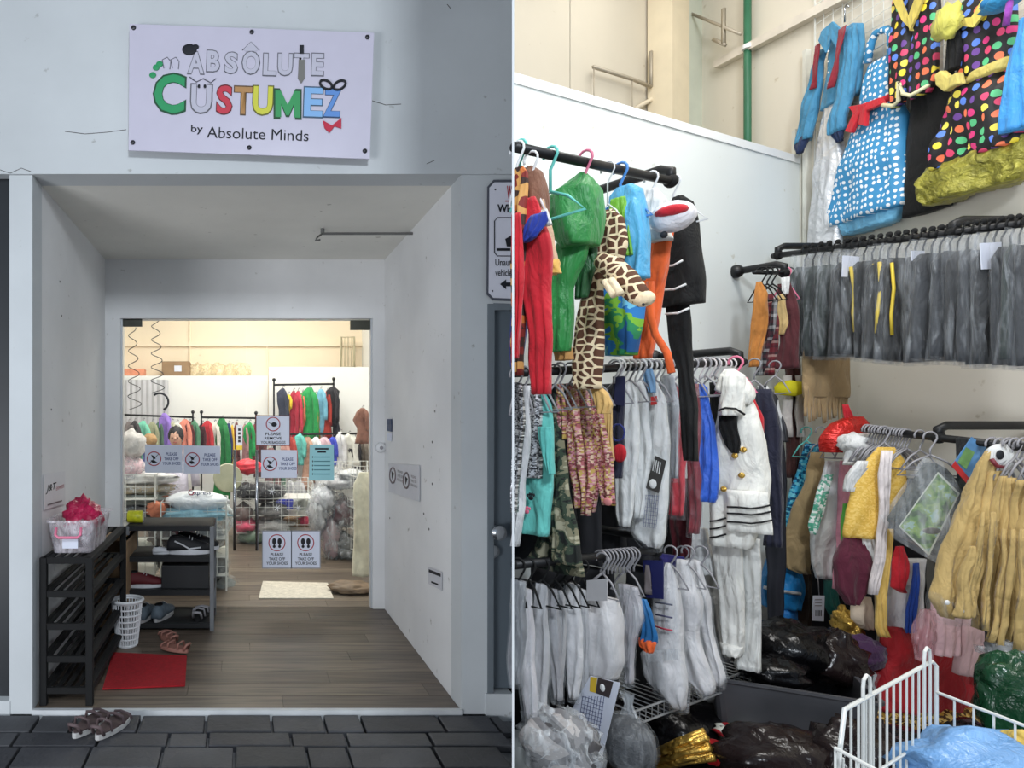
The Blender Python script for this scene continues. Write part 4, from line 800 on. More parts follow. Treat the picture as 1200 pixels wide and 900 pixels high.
for i, (x, y, c) in enumerate(((190, 628, (120, 110, 104)), (215, 632, (90, 24, 30)), (246, 630, (150, 150, 150)), (200, 655, (100, 96, 96)), (250, 662, (110, 112, 112)), (225, 690, (80, 80, 84)), (262, 690, (100, 104, 100)))):
    blob('clothes_bundle', '%s clothes bundle in the wire bin behind the shelf rack' % ('greyish brown top left', 'dark red', 'light grey top right', 'brownish middle left', 'grey middle right', 'dark grey bottom middle', 'grey bottom right')[i], 'bundle', wp(x, y, 5.3), (.11, .14, .09), fab(c), .4, i, 16, group='bundles in the wire bin behind the rack', wrap=M_bagd)
wirebin('wire_bin', 'tall white wire bin in the middle of the shop aisle', (wp(320, 600, 7.0)[0], 7.2, 0), .86, .5, .68, 3, .085)
for i, (x, y, c, w) in enumerate(((288, 575, (70, 70, 74), .10), (312, 576, (60, 58, 62), .2), (285, 600, (120, 100, 96), .1), (318, 600, (110, 108, 108), .16), (288, 615, (226, 90, 120), .12), (318, 616, (190, 190, 190), .16), (296, 628, (110, 130, 110), .14))):
    blob('clothes_bundle', 'clothes bundle in the middle shop bin, %s' % ('dark one at top left', 'dark one at top right', 'brownish one', 'grey one', 'bright pink one', 'silver one', 'grey green one at the base')[i], 'bundle', wp(x, y, 7.1), (w, .16, .09), fab(c), .4, i + 4, 16, wrap=M_bagd)
blob('red_bag', 'bright red bag on top of the middle shop bin', 'bag', wp(291, 547, 7.1), (.15, .12, .075), mat('bag_red2', (222, 50, 64), .4, 0, .2, 9, .6), .3, 2)
mb = MB().lathe([(.15, -.01), (.16, 0), (.15, .01)], (0, 0, 0), 'y', 26); o = mb.build('round_fan_cover', mat('khaki_disc', (176, 176, 150), .6), smooth=False); o.location = wp(267, 560, 7.0); tag(o, 'round khaki disc standing by the middle shop bin', 'disc')
sg = G('name_banner', 'narrow white banner with yellow foot in front of the racks', 'banner', None, ((280 - CX) / F * 8.2, 8.2), 0, 515); sg.slab('banner_face', [(277, 498), (284, 498), (284, 522), (277, 522)], M_paper, .01); sg.slab('banner_foot', [(277, 522), (284, 522), (284, 527), (277, 527)], mat('yellow_foot', (230, 200, 60), .5), .01)
for k in range(4): sg.slab('letter_block', [(279, 502 + k * 4.5), (282, 502 + k * 4.5), (282, 505 + k * 4.5), (279, 505 + k * 4.5)], M_ink, .001, -.0101)
blob('blue_sack', 'royal blue sack standing left of the cardboard carton in shop', 'sack', wp(335, 601, 7.8), (.13, .13, .2), fab((40, 50, 140)), .2, 3)
o = MB().box((-.24, -.15, 0), (.24, .15, .2)).build('carton', M_card, bevel=.004); o.location = (wp(352, 622, 7.4)[0], 7.5, 0); tag(o, 'brown carton on shop floor above the footprint notices', 'box')
blob('pink_pouch', 'bright pink pouch on top of the brown floor carton', 'pouch', wp(359, 611, 7.4), (.1, .08, .05), mat('pink_pouch', (235, 70, 110), .4), .2, 3); blob('white_plush', 'grey and white plush on top of brown floor carton', 'toy', wp(355, 594, 7.5), (.1, .08, .1), fab((180, 184, 180)), .3, 3); blob('white_pouch', 'white pouch on the brown floor carton', 'pouch', wp(341, 613, 7.4), (.08, .07, .03), M_wht, .2, 5)
wirebin('wire_bin', 'white wire bin by the right door jamb inside the shop', (1.20, 6.35, 0), .40, .7, .92, 4, rot=math.radians(12))
for i, (x, y, c, w, h) in enumerate(((400, 566, (190, 188, 192), .16, .05), (412, 556, (210, 210, 212), .12, .04), (380, 585, (200, 200, 206), .10, .10), (372, 605, (186, 186, 190), .08, .16), (388, 630, (172, 150, 154), .08, .18), (402, 600, (110, 80, 84), .1, .12), (404, 640, (120, 120, 118), .1, .12))):
    blob('bagged_clothes', 'clear bag in the heap right of aisle, %s' % ('wide one on the wire bin', 'pale topmost one', 'white one beside the teal notice', 'tall one furthest left', 'pinkish one hanging low', 'dark plum one', 'grey green one near the floor')[i], 'bag', wp(x, y, 6.3), (w, .14, h), fab(c, .4), .5, i + 11, 18, group='bags heaped by the right wire bin', wrap=M_bagm)
d = MB(); rows_ = [(.9, -.05, .05), (.8, -.10, .10), (.5, -.09, .09), (.05, -.11, .11)]; cloth(d, rows_, .12, 2, .02, 3); dd = d.build('hanging_gown', fab((205, 200, 178)), smooth=True); dd.location = (wp(431, 600, 5.3)[0] - .02, 5.3, .02); tag(dd, 'cream gown standing at the right edge inside the glass door', 'gown')
blob('rolled_bag', 'rolled brown and white bag on the floor by the right jamb', 'bag', (.87, 5.05, .035), (.16, .12, .04), mat('rolled_brown', (120, 100, 80), .6, 0, .3), .3, 3)
cb2 = G('wall_cabinet', 'cream wire frame shelf high on the shop wall at right', 'shelf', None, ((408 - CX) / F * 9.9, 9.9), 0, 415)
cb2.tube('frame', [(400, 395, 0), (415, 395, 0), (415, 430, 0), (400, 430, 0)], .02, mat('frame_cream', (190, 180, 150), .6), n=4, closed=True)
for x in (404, 408, 412): cb2.tube('slat', [(x, 395, 0), (x, 430, 0)], .008, MATS['frame_cream'], n=4)
for a, b in (((274, 440), (318, 452)), ((272, 466), (317, 460))): pass
# ================================================================== STOCK ROOM
def railwall(name, label, on, p0, p1, d, brackets, r=.0135, up=None):
    A = Vector((*on(p0[0], d), 0)); A.z = zat(p0[1], A.y); B = Vector((*on(p1[0], d), 0)); B.z = zat(p1[1], B.y)
    root = empty(name, (0, 0, 0), 0, label, 'clothes rail'); root.location = ((A + B) / 2).to_tuple(); L0_ = (A + B) / 2
    MB().tube([A - L0_, B - L0_], r, 12).build('rod', M_black, root, smooth=True)
    nrm = Vector((-NL.x, -NL.y, 0)) if on is onL else Vector((1, 0, 0))
    dr_ = (B - A).normalized()
    for px in brackets:
        P = A + (B - A) * 0; q = on(px, d); t = (Vector((q[0], q[1], 0)) - Vector((A.x, A.y, 0))).length / max(1e-6, (Vector((B.x, B.y, 0)) - Vector((A.x, A.y, 0))).length); P = A + (B - A) * t - L0_
        h = .045
        MB().tube([P, P + Vector((0, 0, h * .7)), P + nrm * .03 + Vector((0, 0, h)), P + nrm * (d * .6) + Vector((0, 0, h)), P + nrm * (d - .012) + Vector((0, 0, h))], .016, 10).build('bracket', M_black, root, smooth=True)
        MB().ball(P + nrm * (d - .012) + Vector((0, 0, h)), .032, n=12).build('wall_flange', M_black, root, smooth=True)
        MB().ball(P, .022, n=10).build('socket', M_blackp, root, smooth=True)
    return root
railwall('hanging_rail', 'highest black rail on the white partition holding animal costumes', onL, (602, 172), (790, 213), .45, (786,))
railwall('hanging_rail', 'middle black rail on the white partition above the shirts', onL, (603, 437), (872, 424), .33, (866,))
railwall('hanging_rail', 'lowest black rail on the partition over the white bagged sets', onL, (603, 662), (772, 645), .33, (768,))
railwall('hanging_rail', 'upper black rail on right wall full of bagged uniforms', onR, (906, 300), (1198, 262), .36, (1118, 912))
railwall('hanging_rail', 'lower black rail on right wall holding bright costumes', onR, (1012, 503), (1198, 524), .42, (1100, ))

def GL(name, label, hx, hy, d=.33, cat='costume', group=None, yaw=YL): return G(name, label, cat, group, onL(hx, d), yaw, hy)
def GR(name, label, hx, hy, d=.42, cat='costume', group=None, yaw=YR): return G(name, label, cat, group, onR(hx, d), yaw, hy)
# patterns
P_gir = spots('giraffe_print', (92, 58, 40), (236, 216, 178), 44, .13); P_leo = speckle('orange_print', [(200, 110, 50), (60, 40, 34), (214, 160, 90), (130, 40, 34)], 60, .7)
P_vest = speckle('floral_sequin', [(204, 140, 150), (186, 158, 80), (170, 90, 96), (216, 186, 160), (120, 60, 60)], 230, .45); P_seq = speckle('silver_sequin', [(60, 60, 64), (190, 190, 194), (120, 120, 124), (230, 230, 232)], 260, .3, .6)
P_camo = camo('camouflage', [(26, 30, 28), (52, 66, 52), (128, 124, 100), (170, 166, 142)], 26); P_dot = dots('polka_blue', (58, 140, 190), [(238, 242, 246), (238, 242, 246)], 34, .28, .4)
P_multi = dots('polka_multi', (20, 18, 22), [(225, 60, 130), (240, 215, 60), (90, 190, 130), (90, 130, 220), (240, 120, 80), (110, 70, 150), (220, 70, 110), (245, 225, 90)], 23, .33, .35)
P_plaid = stripes('plaid_red', [(110, 24, 36), (60, 16, 26), (110, 24, 36), (190, 160, 150), (30, 24, 30), (110, 24, 36)], .06, plaid=True); P_plaid2 = stripes('plaid_dark', [(80, 30, 40), (30, 28, 36), (170, 170, 170), (30, 28, 36)], .05, plaid=True)
P_tie = camo('tie_dye', [(30, 90, 150), (46, 140, 90), (130, 190, 60), (50, 130, 200), (120, 200, 230)], 10); P_grn = speckle('green_sequin', [(220, 230, 225), (80, 170, 140), (240, 245, 240), (120, 190, 165)], 120, .35)
P_bseq = speckle('blue_sequin', [(20, 110, 160), (60, 170, 210), (16, 80, 120), (120, 210, 230)], 120, .3, .3); P_gseq = speckle('gold_sequin', [(200, 150, 60), (120, 80, 30), (235, 200, 120), (80, 50, 30)], 150, .35, .4)
P_ysp = speckle('yellow_glitter', [(232, 190, 88), (224, 180, 76), (240, 202, 108)], 200, .7); M_org = fab((232, 98, 40)); M_tan = fab((176, 148, 108)); M_khaki = fab((152, 130, 92)); M_red = fab((196, 26, 42)); M_green = satin((44, 140, 66))
M_blue = satin((52, 104, 214)); M_sail = fab((232, 230, 222)); M_blkp = mat('black_trim', (16, 16, 18), .8, var=0); M_goldf = fab((184, 156, 98), .75); M_maroon = fab((86, 20, 44)); M_pale = fab((224, 186, 190), .7)

# ---- highest rail
g = GL('clown_costume', 'orange and red patterned costume at the left end of highest rail', 606, 174, .45)
g.cloth('body', [(196, 602, 612), (205, 601, 618), (250, 601, 619), (330, 601, 616), (440, 601, 610)], P_leo, th=.05); g.hanger(606, 174, M_white, w=.08, drop=.10); g.cloth('red_panel', [(250, 601, 611), (330, 601, 613), (420, 601, 606)], M_red, th=.03, dn=-.05)
g = GL('bear_costume', 'brown plush costume with tan sleeve and yellow cuff', 624, 177, .45)
g.cloth('hood', [(196, 616, 627), (205, 612, 635), (240, 612, 641), (262, 618, 642)], fab((122, 80, 60)), th=.09); g.cloth('sleeve', [(235, 626, 640), (280, 628, 648), (308, 630, 651)], fab((205, 168, 138)), th=.05, dn=-.01); g.cloth('cuff', [(306, 632, 654), (322, 632, 654)], fab((230, 180, 90)), th=.06, dn=-.012); g.hanger(609, 172, M_turq, w=.07, drop=.12, r=.004)
g = GL('caped_costume', 'long scarlet costume with royal blue chest band on high rail', 618, 176, .45)
g.cloth('body', [(232, 613, 627), (245, 612, 634), (285, 614, 642), (330, 614, 643), (400, 619, 645), (462, 624, 645)], M_red, th=.05, k=3, dn=-.03)
g.cloth('blue_band', [(250, 622, 640), (262, 614, 642), (280, 615, 630), (284, 616, 620)], fab((34, 60, 160)), th=.02, dn=-.062, nr=8); g.cloth('blue_underskirt', [(300, 612, 617), (370, 601, 617), (430, 602, 611)], fab((30, 50, 130)), th=.05, dn=.03)
g.cloth('white_shoulder', [(245, 634, 641), (264, 636, 645)], M_wht, th=.03, dn=-.05, nr=6); g.hanger(622, 186, M_white, w=.11, drop=.10)
g = GL('frog_costume', 'shiny green hooded costume on the highest rail', 685, 191, .45)
g.cloth('hood', [(202, 679, 684), (212, 668, 692), (228, 651, 699), (255, 649, 702), (275, 654, 700), (290, 662, 698)], M_green, th=.13, amp=.02, k=2); g.cloth('body', [(275, 655, 690), (300, 652, 686), (340, 648, 672), (395, 646, 670), (412, 648, 669)], M_green, th=.06, dn=-.01)
g.cloth('far_sleeve', [(270, 672, 698), (310, 675, 700), (350, 678, 690)], satin((24, 84, 40)), th=.04, dn=.05); g.cloth('tan_hem', [(405, 648, 671), (422, 650, 672)], fab((190, 140, 80)), th=.05); g.hanger(686, 184, M_pinkp, w=.05, drop=.09, r=.004, arms=False)
g = GL('clothes_hanger', 'bare turquoise plastic hanger beside the green costume', 645, 180, .45, 'hanger'); g.hanger(645, 180, M_turq, w=.10, drop=.13, r=.0042)
g.root['category'] = 'hanger'
g = GL('giraffe_costume', 'giraffe print costume with stuffed head dangling on the right', 712, 196, .45)
g.cloth('body', [(246, 706, 716), (258, 702, 729), (290, 697, 734), (320, 688, 730), (332, 684, 710)], P_gir, th=.06, dn=-.02); g.cloth('leg', [(318, 686, 705), (345, 682, 706), (390, 677, 705), (430, 673, 705), (456, 677, 702)], P_gir, th=.08, dn=-.04)
g.cloth('hoof', [(452, 692, 704), (462, 696, 712), (475, 700, 716), (485, 702, 714)], fab((222, 180, 110)), th=.05, dn=-.02)
hd = MB(); pts = [g.px(704, 305, -.09), g.px(716, 312, -.10), g.px(733, 329, -.11), g.px(747, 345, -.11), g.px(756, 352, -.11)]; hd.tube(pts, [.022, .030, .034, .028, .022], 14); h_ = hd.build('stuffed_head', P_gir, g.root, smooth=True)
MB().ball(g.px(754, 350, -.11), .028, .026, .022, 14).build('muzzle', fab((236, 214, 176)), h_, smooth=True); MB().ball(g.px(754, 357, -.135), .004, n=8).build('nostril', M_ink, h_)
for e in ((709, 330, 720, 346), (716, 328, 727, 344)): g.tube('horn', [(e[0], e[1], -.15), (e[2], e[3], -.17)], .010, fab((238, 218, 182)), parent=h_, n=10)
g.hanger(712, 197, M_white, w=.05, drop=.13, r=.0022)
g = GL('fish_costume', 'sky blue and lime costume with rounded tie-dye skirt', 727, 200, .45)
g.cloth('body', [(218, 722, 740), (226, 714, 751), (250, 712, 757), (290, 718, 760), (328, 728, 760)], satin((86, 176, 222)), th=.08, dn=.0); g.cloth('lime_panel', [(232, 716, 734), (262, 714, 738), (300, 726, 740)], satin((120, 186, 50)), th=.03, dn=-.035); g.cloth('skirt', [(318, 706, 748), (350, 705, 754), (390, 708, 748), (416, 712, 740)], P_tie, th=.10, amp=.02); g.hanger(727, 198, M_bluep, w=.09, drop=.11, r=.0042)
g = GL('stork_costume', 'white plush bird head hood with red lining and button eye', 763, 206, .45)
g.cloth('hood', [(222, 757, 771), (235, 754, 778), (262, 757, 776), (282, 762, 786)], M_wht, th=.10, dn=-.02); hb = g.ball('beak', 788, 254, (.062, .05, .045), fab((226, 222, 226)), dn=-.07); 
MB().ball(g.px(787, 248, -.10), .045, .035, .018, 12).build('red_mouth', M_red, hb, smooth=True); MB().ball(g.px(778, 275, -.115), .010, n=10).build('button_eye', M_ink, hb, smooth=True); g.cloth('body', [(276, 760, 790), (300, 757, 785), (345, 752, 775), (400, 744, 767), (420, 745, 763)], M_org, th=.07, dn=.02); g.hanger(763, 208, M_white, w=.05, drop=.10)
g.tube('strap', [(762, 330, -.05), (762, 370, -.05), (768, 392, -.04), (782, 414, -.03), (787, 437, -.03)], .011, M_org)
g = GL('jacket_set', 'black jacket with thin white stripes and black trousers on rail end', 790, 212, .43)
g.cloth('jacket', [(230, 790, 800), (240, 784, 812), (270, 779, 818), (300, 770, 821), (340, 770, 824), (357, 772, 825)], M_blkf, th=.08, k=2); g.cloth('trousers', [(350, 779, 808), (400, 785, 811), (440, 794, 813), (480, 798, 818), (540, 800, 818)], M_blkf, th=.05, dn=.02)
for y, a, b in ((308, 778, 800), (336, 776, 804), (364, 780, 808)): g.tube('white_stripe', [(a, y + 4, -.062), ((a + b) / 2, y + 3, -.066), (b, y - 3, -.062)], .0035, M_wht)
g.hanger(789, 212, M_white, w=.10, drop=.10)

# ---- middle rail
def bag(g, R, m=None, pn='clear_cover', dn=0, th=.07): return g.cloth(pn, R, m or M_bagd, th=th, dn=dn, nr=10, nc=18, amp=.008)
def garment(label, hx, R, m, hy=428, d=.33, name='costume', group=None, th=.045, cover=None, hang=M_grey, cat='costume', k=2, on=GL, yaw=None, dn=0, **kw):
    g = on(name, label, hx, hy, d, cat, group) if yaw is None else on(name, label, hx, hy, d, cat, group, yaw)
    g.cloth('body', R, m, th=th, k=k, dn=dn, **kw)
    if cover: bag(g, [(y, a - 1.5, b + 1.5) for y, a, b in R][:1] + [(y, a - 1.5, b + 1.5) for y, a, b in R][1:-1] + [(R[-1][0] + 5, R[-1][1] - 1.5, R[-1][2] + 1.5)], cover, th=th + .02)
    if hang: g.hanger(hx, hy, hang, w=.055, drop=.07)
    return g
garment('black and silver sequin jacket leftmost on the middle rail', 605, [(448, 602, 611), (470, 601, 614), (540, 601, 612), (600, 601, 606)], P_seq, 438)
garment('white satin jacket with dark panels beside the turquoise shirt', 614, [(452, 609, 622), (500, 604, 622), (560, 601, 613), (640, 601, 606)], satin((214, 214, 216)), 437)
garment('second silver sequin jacket behind the turquoise shirt', 628, [(450, 621, 632), (480, 620, 634), (560, 616, 634)], P_seq, 436, group='silver jackets')
g = garment('turquoise tunic with black and pink paw prints on its sleeve', 634, [(460, 627, 640), (475, 624, 646), (520, 618, 648), (570, 612, 644), (626, 608, 640)], fab((110, 205, 195), .8), 436, name='tunic')
g.cloth('sleeve', [(500, 632, 647), (530, 638, 649), (556, 645, 650)], fab((98, 192, 184)), th=.05, dn=-.03)
for x, y, m in ((622, 582, M_ink), (617, 598, mat('paw_pink', (232, 110, 140), .7, var=0))):
    g.ball('paw_pad', x, y + 1.5, (.009, .003, .007), m, dn=-.036)
    for a in (-3.6, -1.2, 1.2, 3.6): g.ball('paw_toe', x + a, y - 3.5 + abs(a) * .5, (.0035, .003, .005), m, dn=-.036)
g = garment('camouflage jacket and trousers hanging below the turquoise tunic', 650, [(450, 642, 652), (480, 641, 656), (540, 643, 664), (600, 640, 670), (640, 630, 678), (668, 616, 684)], P_camo, 434, dn=.02)
g.cloth('second_leg', [(560, 650, 664), (610, 648, 672), (660, 648, 680)], P_camo, th=.05, dn=-.03)
for i, (hx, R, l) in enumerate(((656, [(450, 650, 660), (480, 650, 662), (515, 652, 662)], 'first sequin waistcoat right of the camouflage set'), (668, [(449, 662, 672), (480, 663, 678), (540, 668, 684), (595, 672, 684)], 'second sequin waistcoat, left of the longer ones'), (680, [(450, 674, 684), (500, 676, 690), (560, 680, 696), (604, 682, 690)], 'third sequin waistcoat in the row of five'), (690, [(452, 682, 692), (500, 684, 699), (560, 688, 704), (600, 690, 698)], 'fourth sequin waistcoat, its neighbour hangs nearest the giraffe hoof'))):
    garment('pink and gold ' + l, hx, R, P_vest, 432, name='waistcoat', group='sequin waistcoats', cat='waistcoat')
g = garment('pink and gold sequin waistcoat with tan side under giraffe leg', 700, [(458, 693, 701), (480, 693, 706), (540, 698, 716), (592, 706, 720)], P_vest, 431, name='waistcoat', group='sequin waistcoats', cat='waistcoat', d=.35)
g.cloth('tan_side', [(458, 700, 707), (475, 703, 716), (510, 708, 717), (540, 712, 717)], fab((214, 176, 110)), th=.03, dn=.02)
g.ball('price_tag', 712, 588, (.014, .004, .012), mat('tag_pink', (236, 150, 150), .6), dn=-.03)
g = garment('dark denim piece with white care label between waistcoats and shirts', 722, [(441, 718, 732), (500, 716, 730), (560, 714, 728)], M_navy, 430); g.slab('label_sheet', [(722, 442), (733, 442), (732, 476), (720, 474)], mat('navy_card', (38, 42, 78), .5), .003, -.03)
wsh = [('first white shirt, with a red and blue printed toy beside it', 738, [(446, 733, 742), (470, 722, 748), (540, 720, 747), (600, 722, 744), (616, 726, 740)]), ('second white shirt in clear cover right of the first', 750, [(446, 744, 753), (470, 740, 760), (540, 742, 762), (606, 744, 756)])]
for l, hx, R in wsh: garment(l, hx, R, M_wht, 429, name='shirt', group='white shirts on the middle rail', cover=M_bagd, cat='shirt')
g = GL('toy_pack', 'small red and blue toy pack hanging before the white shirt', 724, 500, .37, 'toy'); g.ball('toy_body', 726, 531, (.022, .012, .03), M_red); g.tube('toy_ring', [(724 + 8 * math.cos(i * .63), 507 + 10 * math.sin(i * .63), 0) for i in range(10)], .003, fab((40, 50, 120)), closed=True)
g = garment('white chef apron in clear cover with printed size chart', 768, [(448, 761, 770), (470, 760, 780), (520, 757, 785), (570, 752, 784), (630, 738, 778), (641, 755, 772)], M_wht, 429, name='apron', cover=M_bagd, cat='apron', d=.36)
g.slab('printed_card', [(768, 534), (781, 540), (772, 578), (757, 572)], mat('card_grey', (66, 64, 62), .5), .002, -.038)
for k in range(4): g.slab('white_slot', [(766.5 + k * 2.4, 538 + k * 1.2), (767.5 + k * 2.4, 538.4 + k * 1.2), (765.5 + k * 2.4, 552 + k * 1.2), (764.5 + k * 2.4, 551.6 + k * 1.2)], M_wht, .001, -.0405)
g.ball('white_blot', 765, 567, (.012, .003, .016), M_wht, dn=-.041)
def gridlines(g, x0, y0, x1, y1, nx, ny, dn, sk=(0, 0), m=None):
    mb = MB()
    for i in range(nx + 1): x = x0 + (x1 - x0) * i / nx; mb.tube([g.px(x, y0, dn), g.px(x + sk[0], y1, dn)], .0006, 4)
    for i in range(ny + 1): y = y0 + (y1 - y0) * i / ny; v = i / ny; mb.tube([g.px(x0 + sk[0] * v, y, dn), g.px(x1 + sk[0] * v, y + sk[1], dn)], .0006, 4)
    return mb.build('size_chart', m or M_inkb, g.root, kind='stuff')
gridlines(g, 757, 580, 772, 617, 6, 8, -.04, (-3, 2))
g.slab('red_tag', [(763, 465), (770, 464), (770, 474), (763, 475)], mat('tag_red', (190, 50, 50), .5), .002, -.035)
garment('pale blue denim hanger cover beside the chef apron', 757, [(432, 752, 763), (445, 754, 767), (460, 762, 768)], fab((112, 150, 186)), 427, name='hanger_cover', cat='cover', dn=-.03)
garment('grey garment in clear bag left of the red velvet', 783, [(440, 776, 790), (480, 775, 795), (560, 778, 793)], fab((176, 180, 188)), 427, cover=M_bag, k=3)
garment('bright red garment in a clear bag beside the grey one', 795, [(452, 792, 799), (490, 789, 804), (560, 786, 803), (604, 784, 800)], fab((190, 34, 50), .5), 426, cover=M_bagd)
garment('dark red velvet gown in a bag behind the blue waistcoat', 811, [(450, 807, 818), (500, 805, 820), (560, 806, 822), (625, 808, 820)], fab((122, 22, 36), .5), 426, cover=M_bagd)
garment('deep wine gown reaching low behind the apron', 800, [(560, 788, 806), (610, 786, 812), (652, 788, 810)], fab((84, 14, 26)), 560, hang=None, d=.26)
garment('glossy royal blue waistcoat on the middle rail', 826, [(450, 813, 824), (454, 813, 829), (480, 817, 832), (500, 818, 838), (550, 818, 842), (582, 819, 841), (588, 822, 838)], M_blue, 425, name='waistcoat', cat='waistcoat', k=3, d=.36)
garment('black sequin shirt behind the blue waistcoat', 836, [(448, 832, 842), (500, 832, 850), (560, 836, 850)], M_blkf, 425, dn=.02)
# sailor dress
g = GL('sailor_dress', 'white sailor dress with navy striped hem and gold buttons', 858, 425, .42, yaw=math.radians(-50))
g.cloth('body', [(452, 846, 872), (480, 842, 888), (520, 836, 898), (560, 838, 902), (578, 834, 902), (600, 832, 899), (640, 831, 882)], M_sail, th=.08, amp=.014, k=3)
g.cloth('peplum', [(575, 852, 900), (600, 851, 903), (624, 851, 906)], M_sail, th=.03, dn=-.045, k=3, nr=10)
g.cloth('hood', [(432, 850, 860), (440, 842, 872), (458, 838, 884), (465, 862, 885), (474, 868, 880)], M_sail, th=.10, dn=-.02, nr=12); g.cloth('sleeve', [(440, 848, 872), (460, 846, 874), (480, 842, 874), (487, 843, 873)], M_sail, th=.07, dn=-.06)
g.cloth('black_underarm', [(487, 841, 862), (500, 842, 863), (520, 850, 868), (531, 857, 866)], M_blkf, th=.03, dn=-.05)
def line(g, pts, r, m, nm='trim_line', parent=None): return g.tube(nm, pts, r, m, parent)
line(g, [(842, 481, -.09), (850, 478, -.098), (862, 479, -.1), (873, 486, -.09)], .0035, M_blkp)
for y in (594, 601.5, 611.5): line(g, [(852, y, -.066), (866, y + .5, -.072), (880, y + 2, -.07), (893, y + .5, -.068), (903 + (y - 594) * .1, y - 2, -.06)], .003, M_blkp)
for y in (611, 620, 630): line(g, [(832, y, -.04), (840, y - 1, -.05), (851, y - 4, -.045)], .003, M_blkp)
for x, y in ((871, 527), (869, 557), (848, 573), (861, 534)): g.ball('gold_button', x, y, (.010, .006, .010), M_gold, dn=-.052 if y != 534 else -.056)
g.hanger(862, 424, M_pinkp, w=.06, drop=.06, r=.004)
g = GL('uniform_coat', 'red tunic with gold epaulette and navy coat behind sailor dress', 884, 426, .32, yaw=math.radians(-50))
g.cloth('red_tunic', [(462, 872, 884), (490, 876, 894), (520, 884, 896)], M_red, th=.05, dn=-.05); g.cloth('navy_coat', [(456, 884, 904), (480, 886, 912), (540, 892, 917), (600, 898, 918), (640, 896, 917)], M_navy, th=.08, dn=.0)
for k in range(3): line(g, [(879, 498 + k * 5, -.08), (889, 496 + k * 5, -.08)], .005, M_gold, 'gold_braid')
g.hanger(884, 426, M_grey, w=.05)
garment('black and white striped scarf garment behind the navy coat', 908, [(452, 888, 898), (468, 894, 912), (500, 906, 922), (518, 912, 924)], stripes('bw_stripe', [(30, 30, 34), (200, 200, 200), (60, 60, 66)], .04), 428, d=.26, hang=M_grey)
garment('black tail coat below the striped scarf', 914, [(500, 900, 918), (560, 902, 922), (640, 898, 920), (735, 900, 918)], mat('near_black', (24, 26, 36), .8), 428, d=.2, hang=None)
# long white trousers
g = GL('white_trousers', 'long white satin trousers hanging under the sailor dress', 845, 620, .37, 'trousers', yaw=math.radians(-50)); g.cloth('leg', [(618, 832, 880), (640, 834, 870), (700, 842, 872), (760, 845, 872), (767, 848, 870)], satin((222, 220, 214)), th=.05); g.cloth('far_leg', [(630, 862, 892), (700, 866, 892), (784, 862, 892)], satin((204, 204, 200)), th=.05, dn=.04); g.cloth('cuff', [(755, 845, 873), (768, 848, 870)], satin((226, 224, 218)), th=.06, dn=-.004, nr=5)
g = GL('white_skirt', 'white pleated skirt below the red velvet gowns', 822, 618, .30, 'skirt'); g.cloth('body', [(618, 806, 830), (672, 808, 840)], M_wht, th=.06, k=6, amp=.014)
g = GL('white_trousers', 'pale grey trousers behind the long white satin pair', 838, 660, .28, 'trousers'); g.cloth('leg', [(640, 822, 848), (700, 824, 850), (770, 838, 856)], fab((186, 186, 184)), th=.05)

# ---- hangers (one built, the rest copied)
def hanger_row(label, group, on, pts, d, yaw, m, proto_arms=True, w=.075, lab_fn=None, r=.0032):
    a = pts[0]; g = G('clothes_hanger', label, 'hanger', group, on(a[0], d), yaw, a[1]); g.hanger(a[0], a[1], m, w=w, drop=.08, arms=proto_arms, r=r)
    g.root['label'] = 'first ' + label
    for i, p in enumerate(pts[1:]):
        c = copy_tree(g.root); c['label'] = ORD[i + 1] + ' ' + label; q = on(p[0], d); c.location = (q[0], q[1], zat(p[1], q[1])); c.rotation_euler.z = yaw + random.Random(p[0]).uniform(-.12, .12)
random.seed(3)
hanger_row('grey hanger from the left in the row below the waistcoats', 'grey hangers on the lowest rail', onL, [(704 + i * 4.3, 652 - i * .4) for i in range(10)], .33, YL, M_grey, False)
hanger_row('grey hanger from the left in the bunch by red foil', 'grey hangers right of the tan fringe', onR, [(1016 + i * 3.6, 503 + i * .45) for i in range(14)], .42, YR, M_grey)
hanger_row('grey hanger from the left over pack and tan jackets', 'grey hangers over the tan jackets', onR, [(1078, 510), (1163, 519), (1180, 521), (1184, 522), (1194, 523)], .42, YR, M_grey)
hanger_row('white hanger from the left above the bagged shirts', 'white hangers over the shirts', onL, [(720 + i * 6.1, 428 - i * .1) for i in range(10)], .33, YL, M_wht, False)
hanger_row('pale hanger from the left above the sailor dress', 'pale hangers by the sailor dress', onL, [(820 + i * 6.0, 426) for i in range(7)], .33, YL, mat('pale_hanger', (214, 206, 206), .4), False)

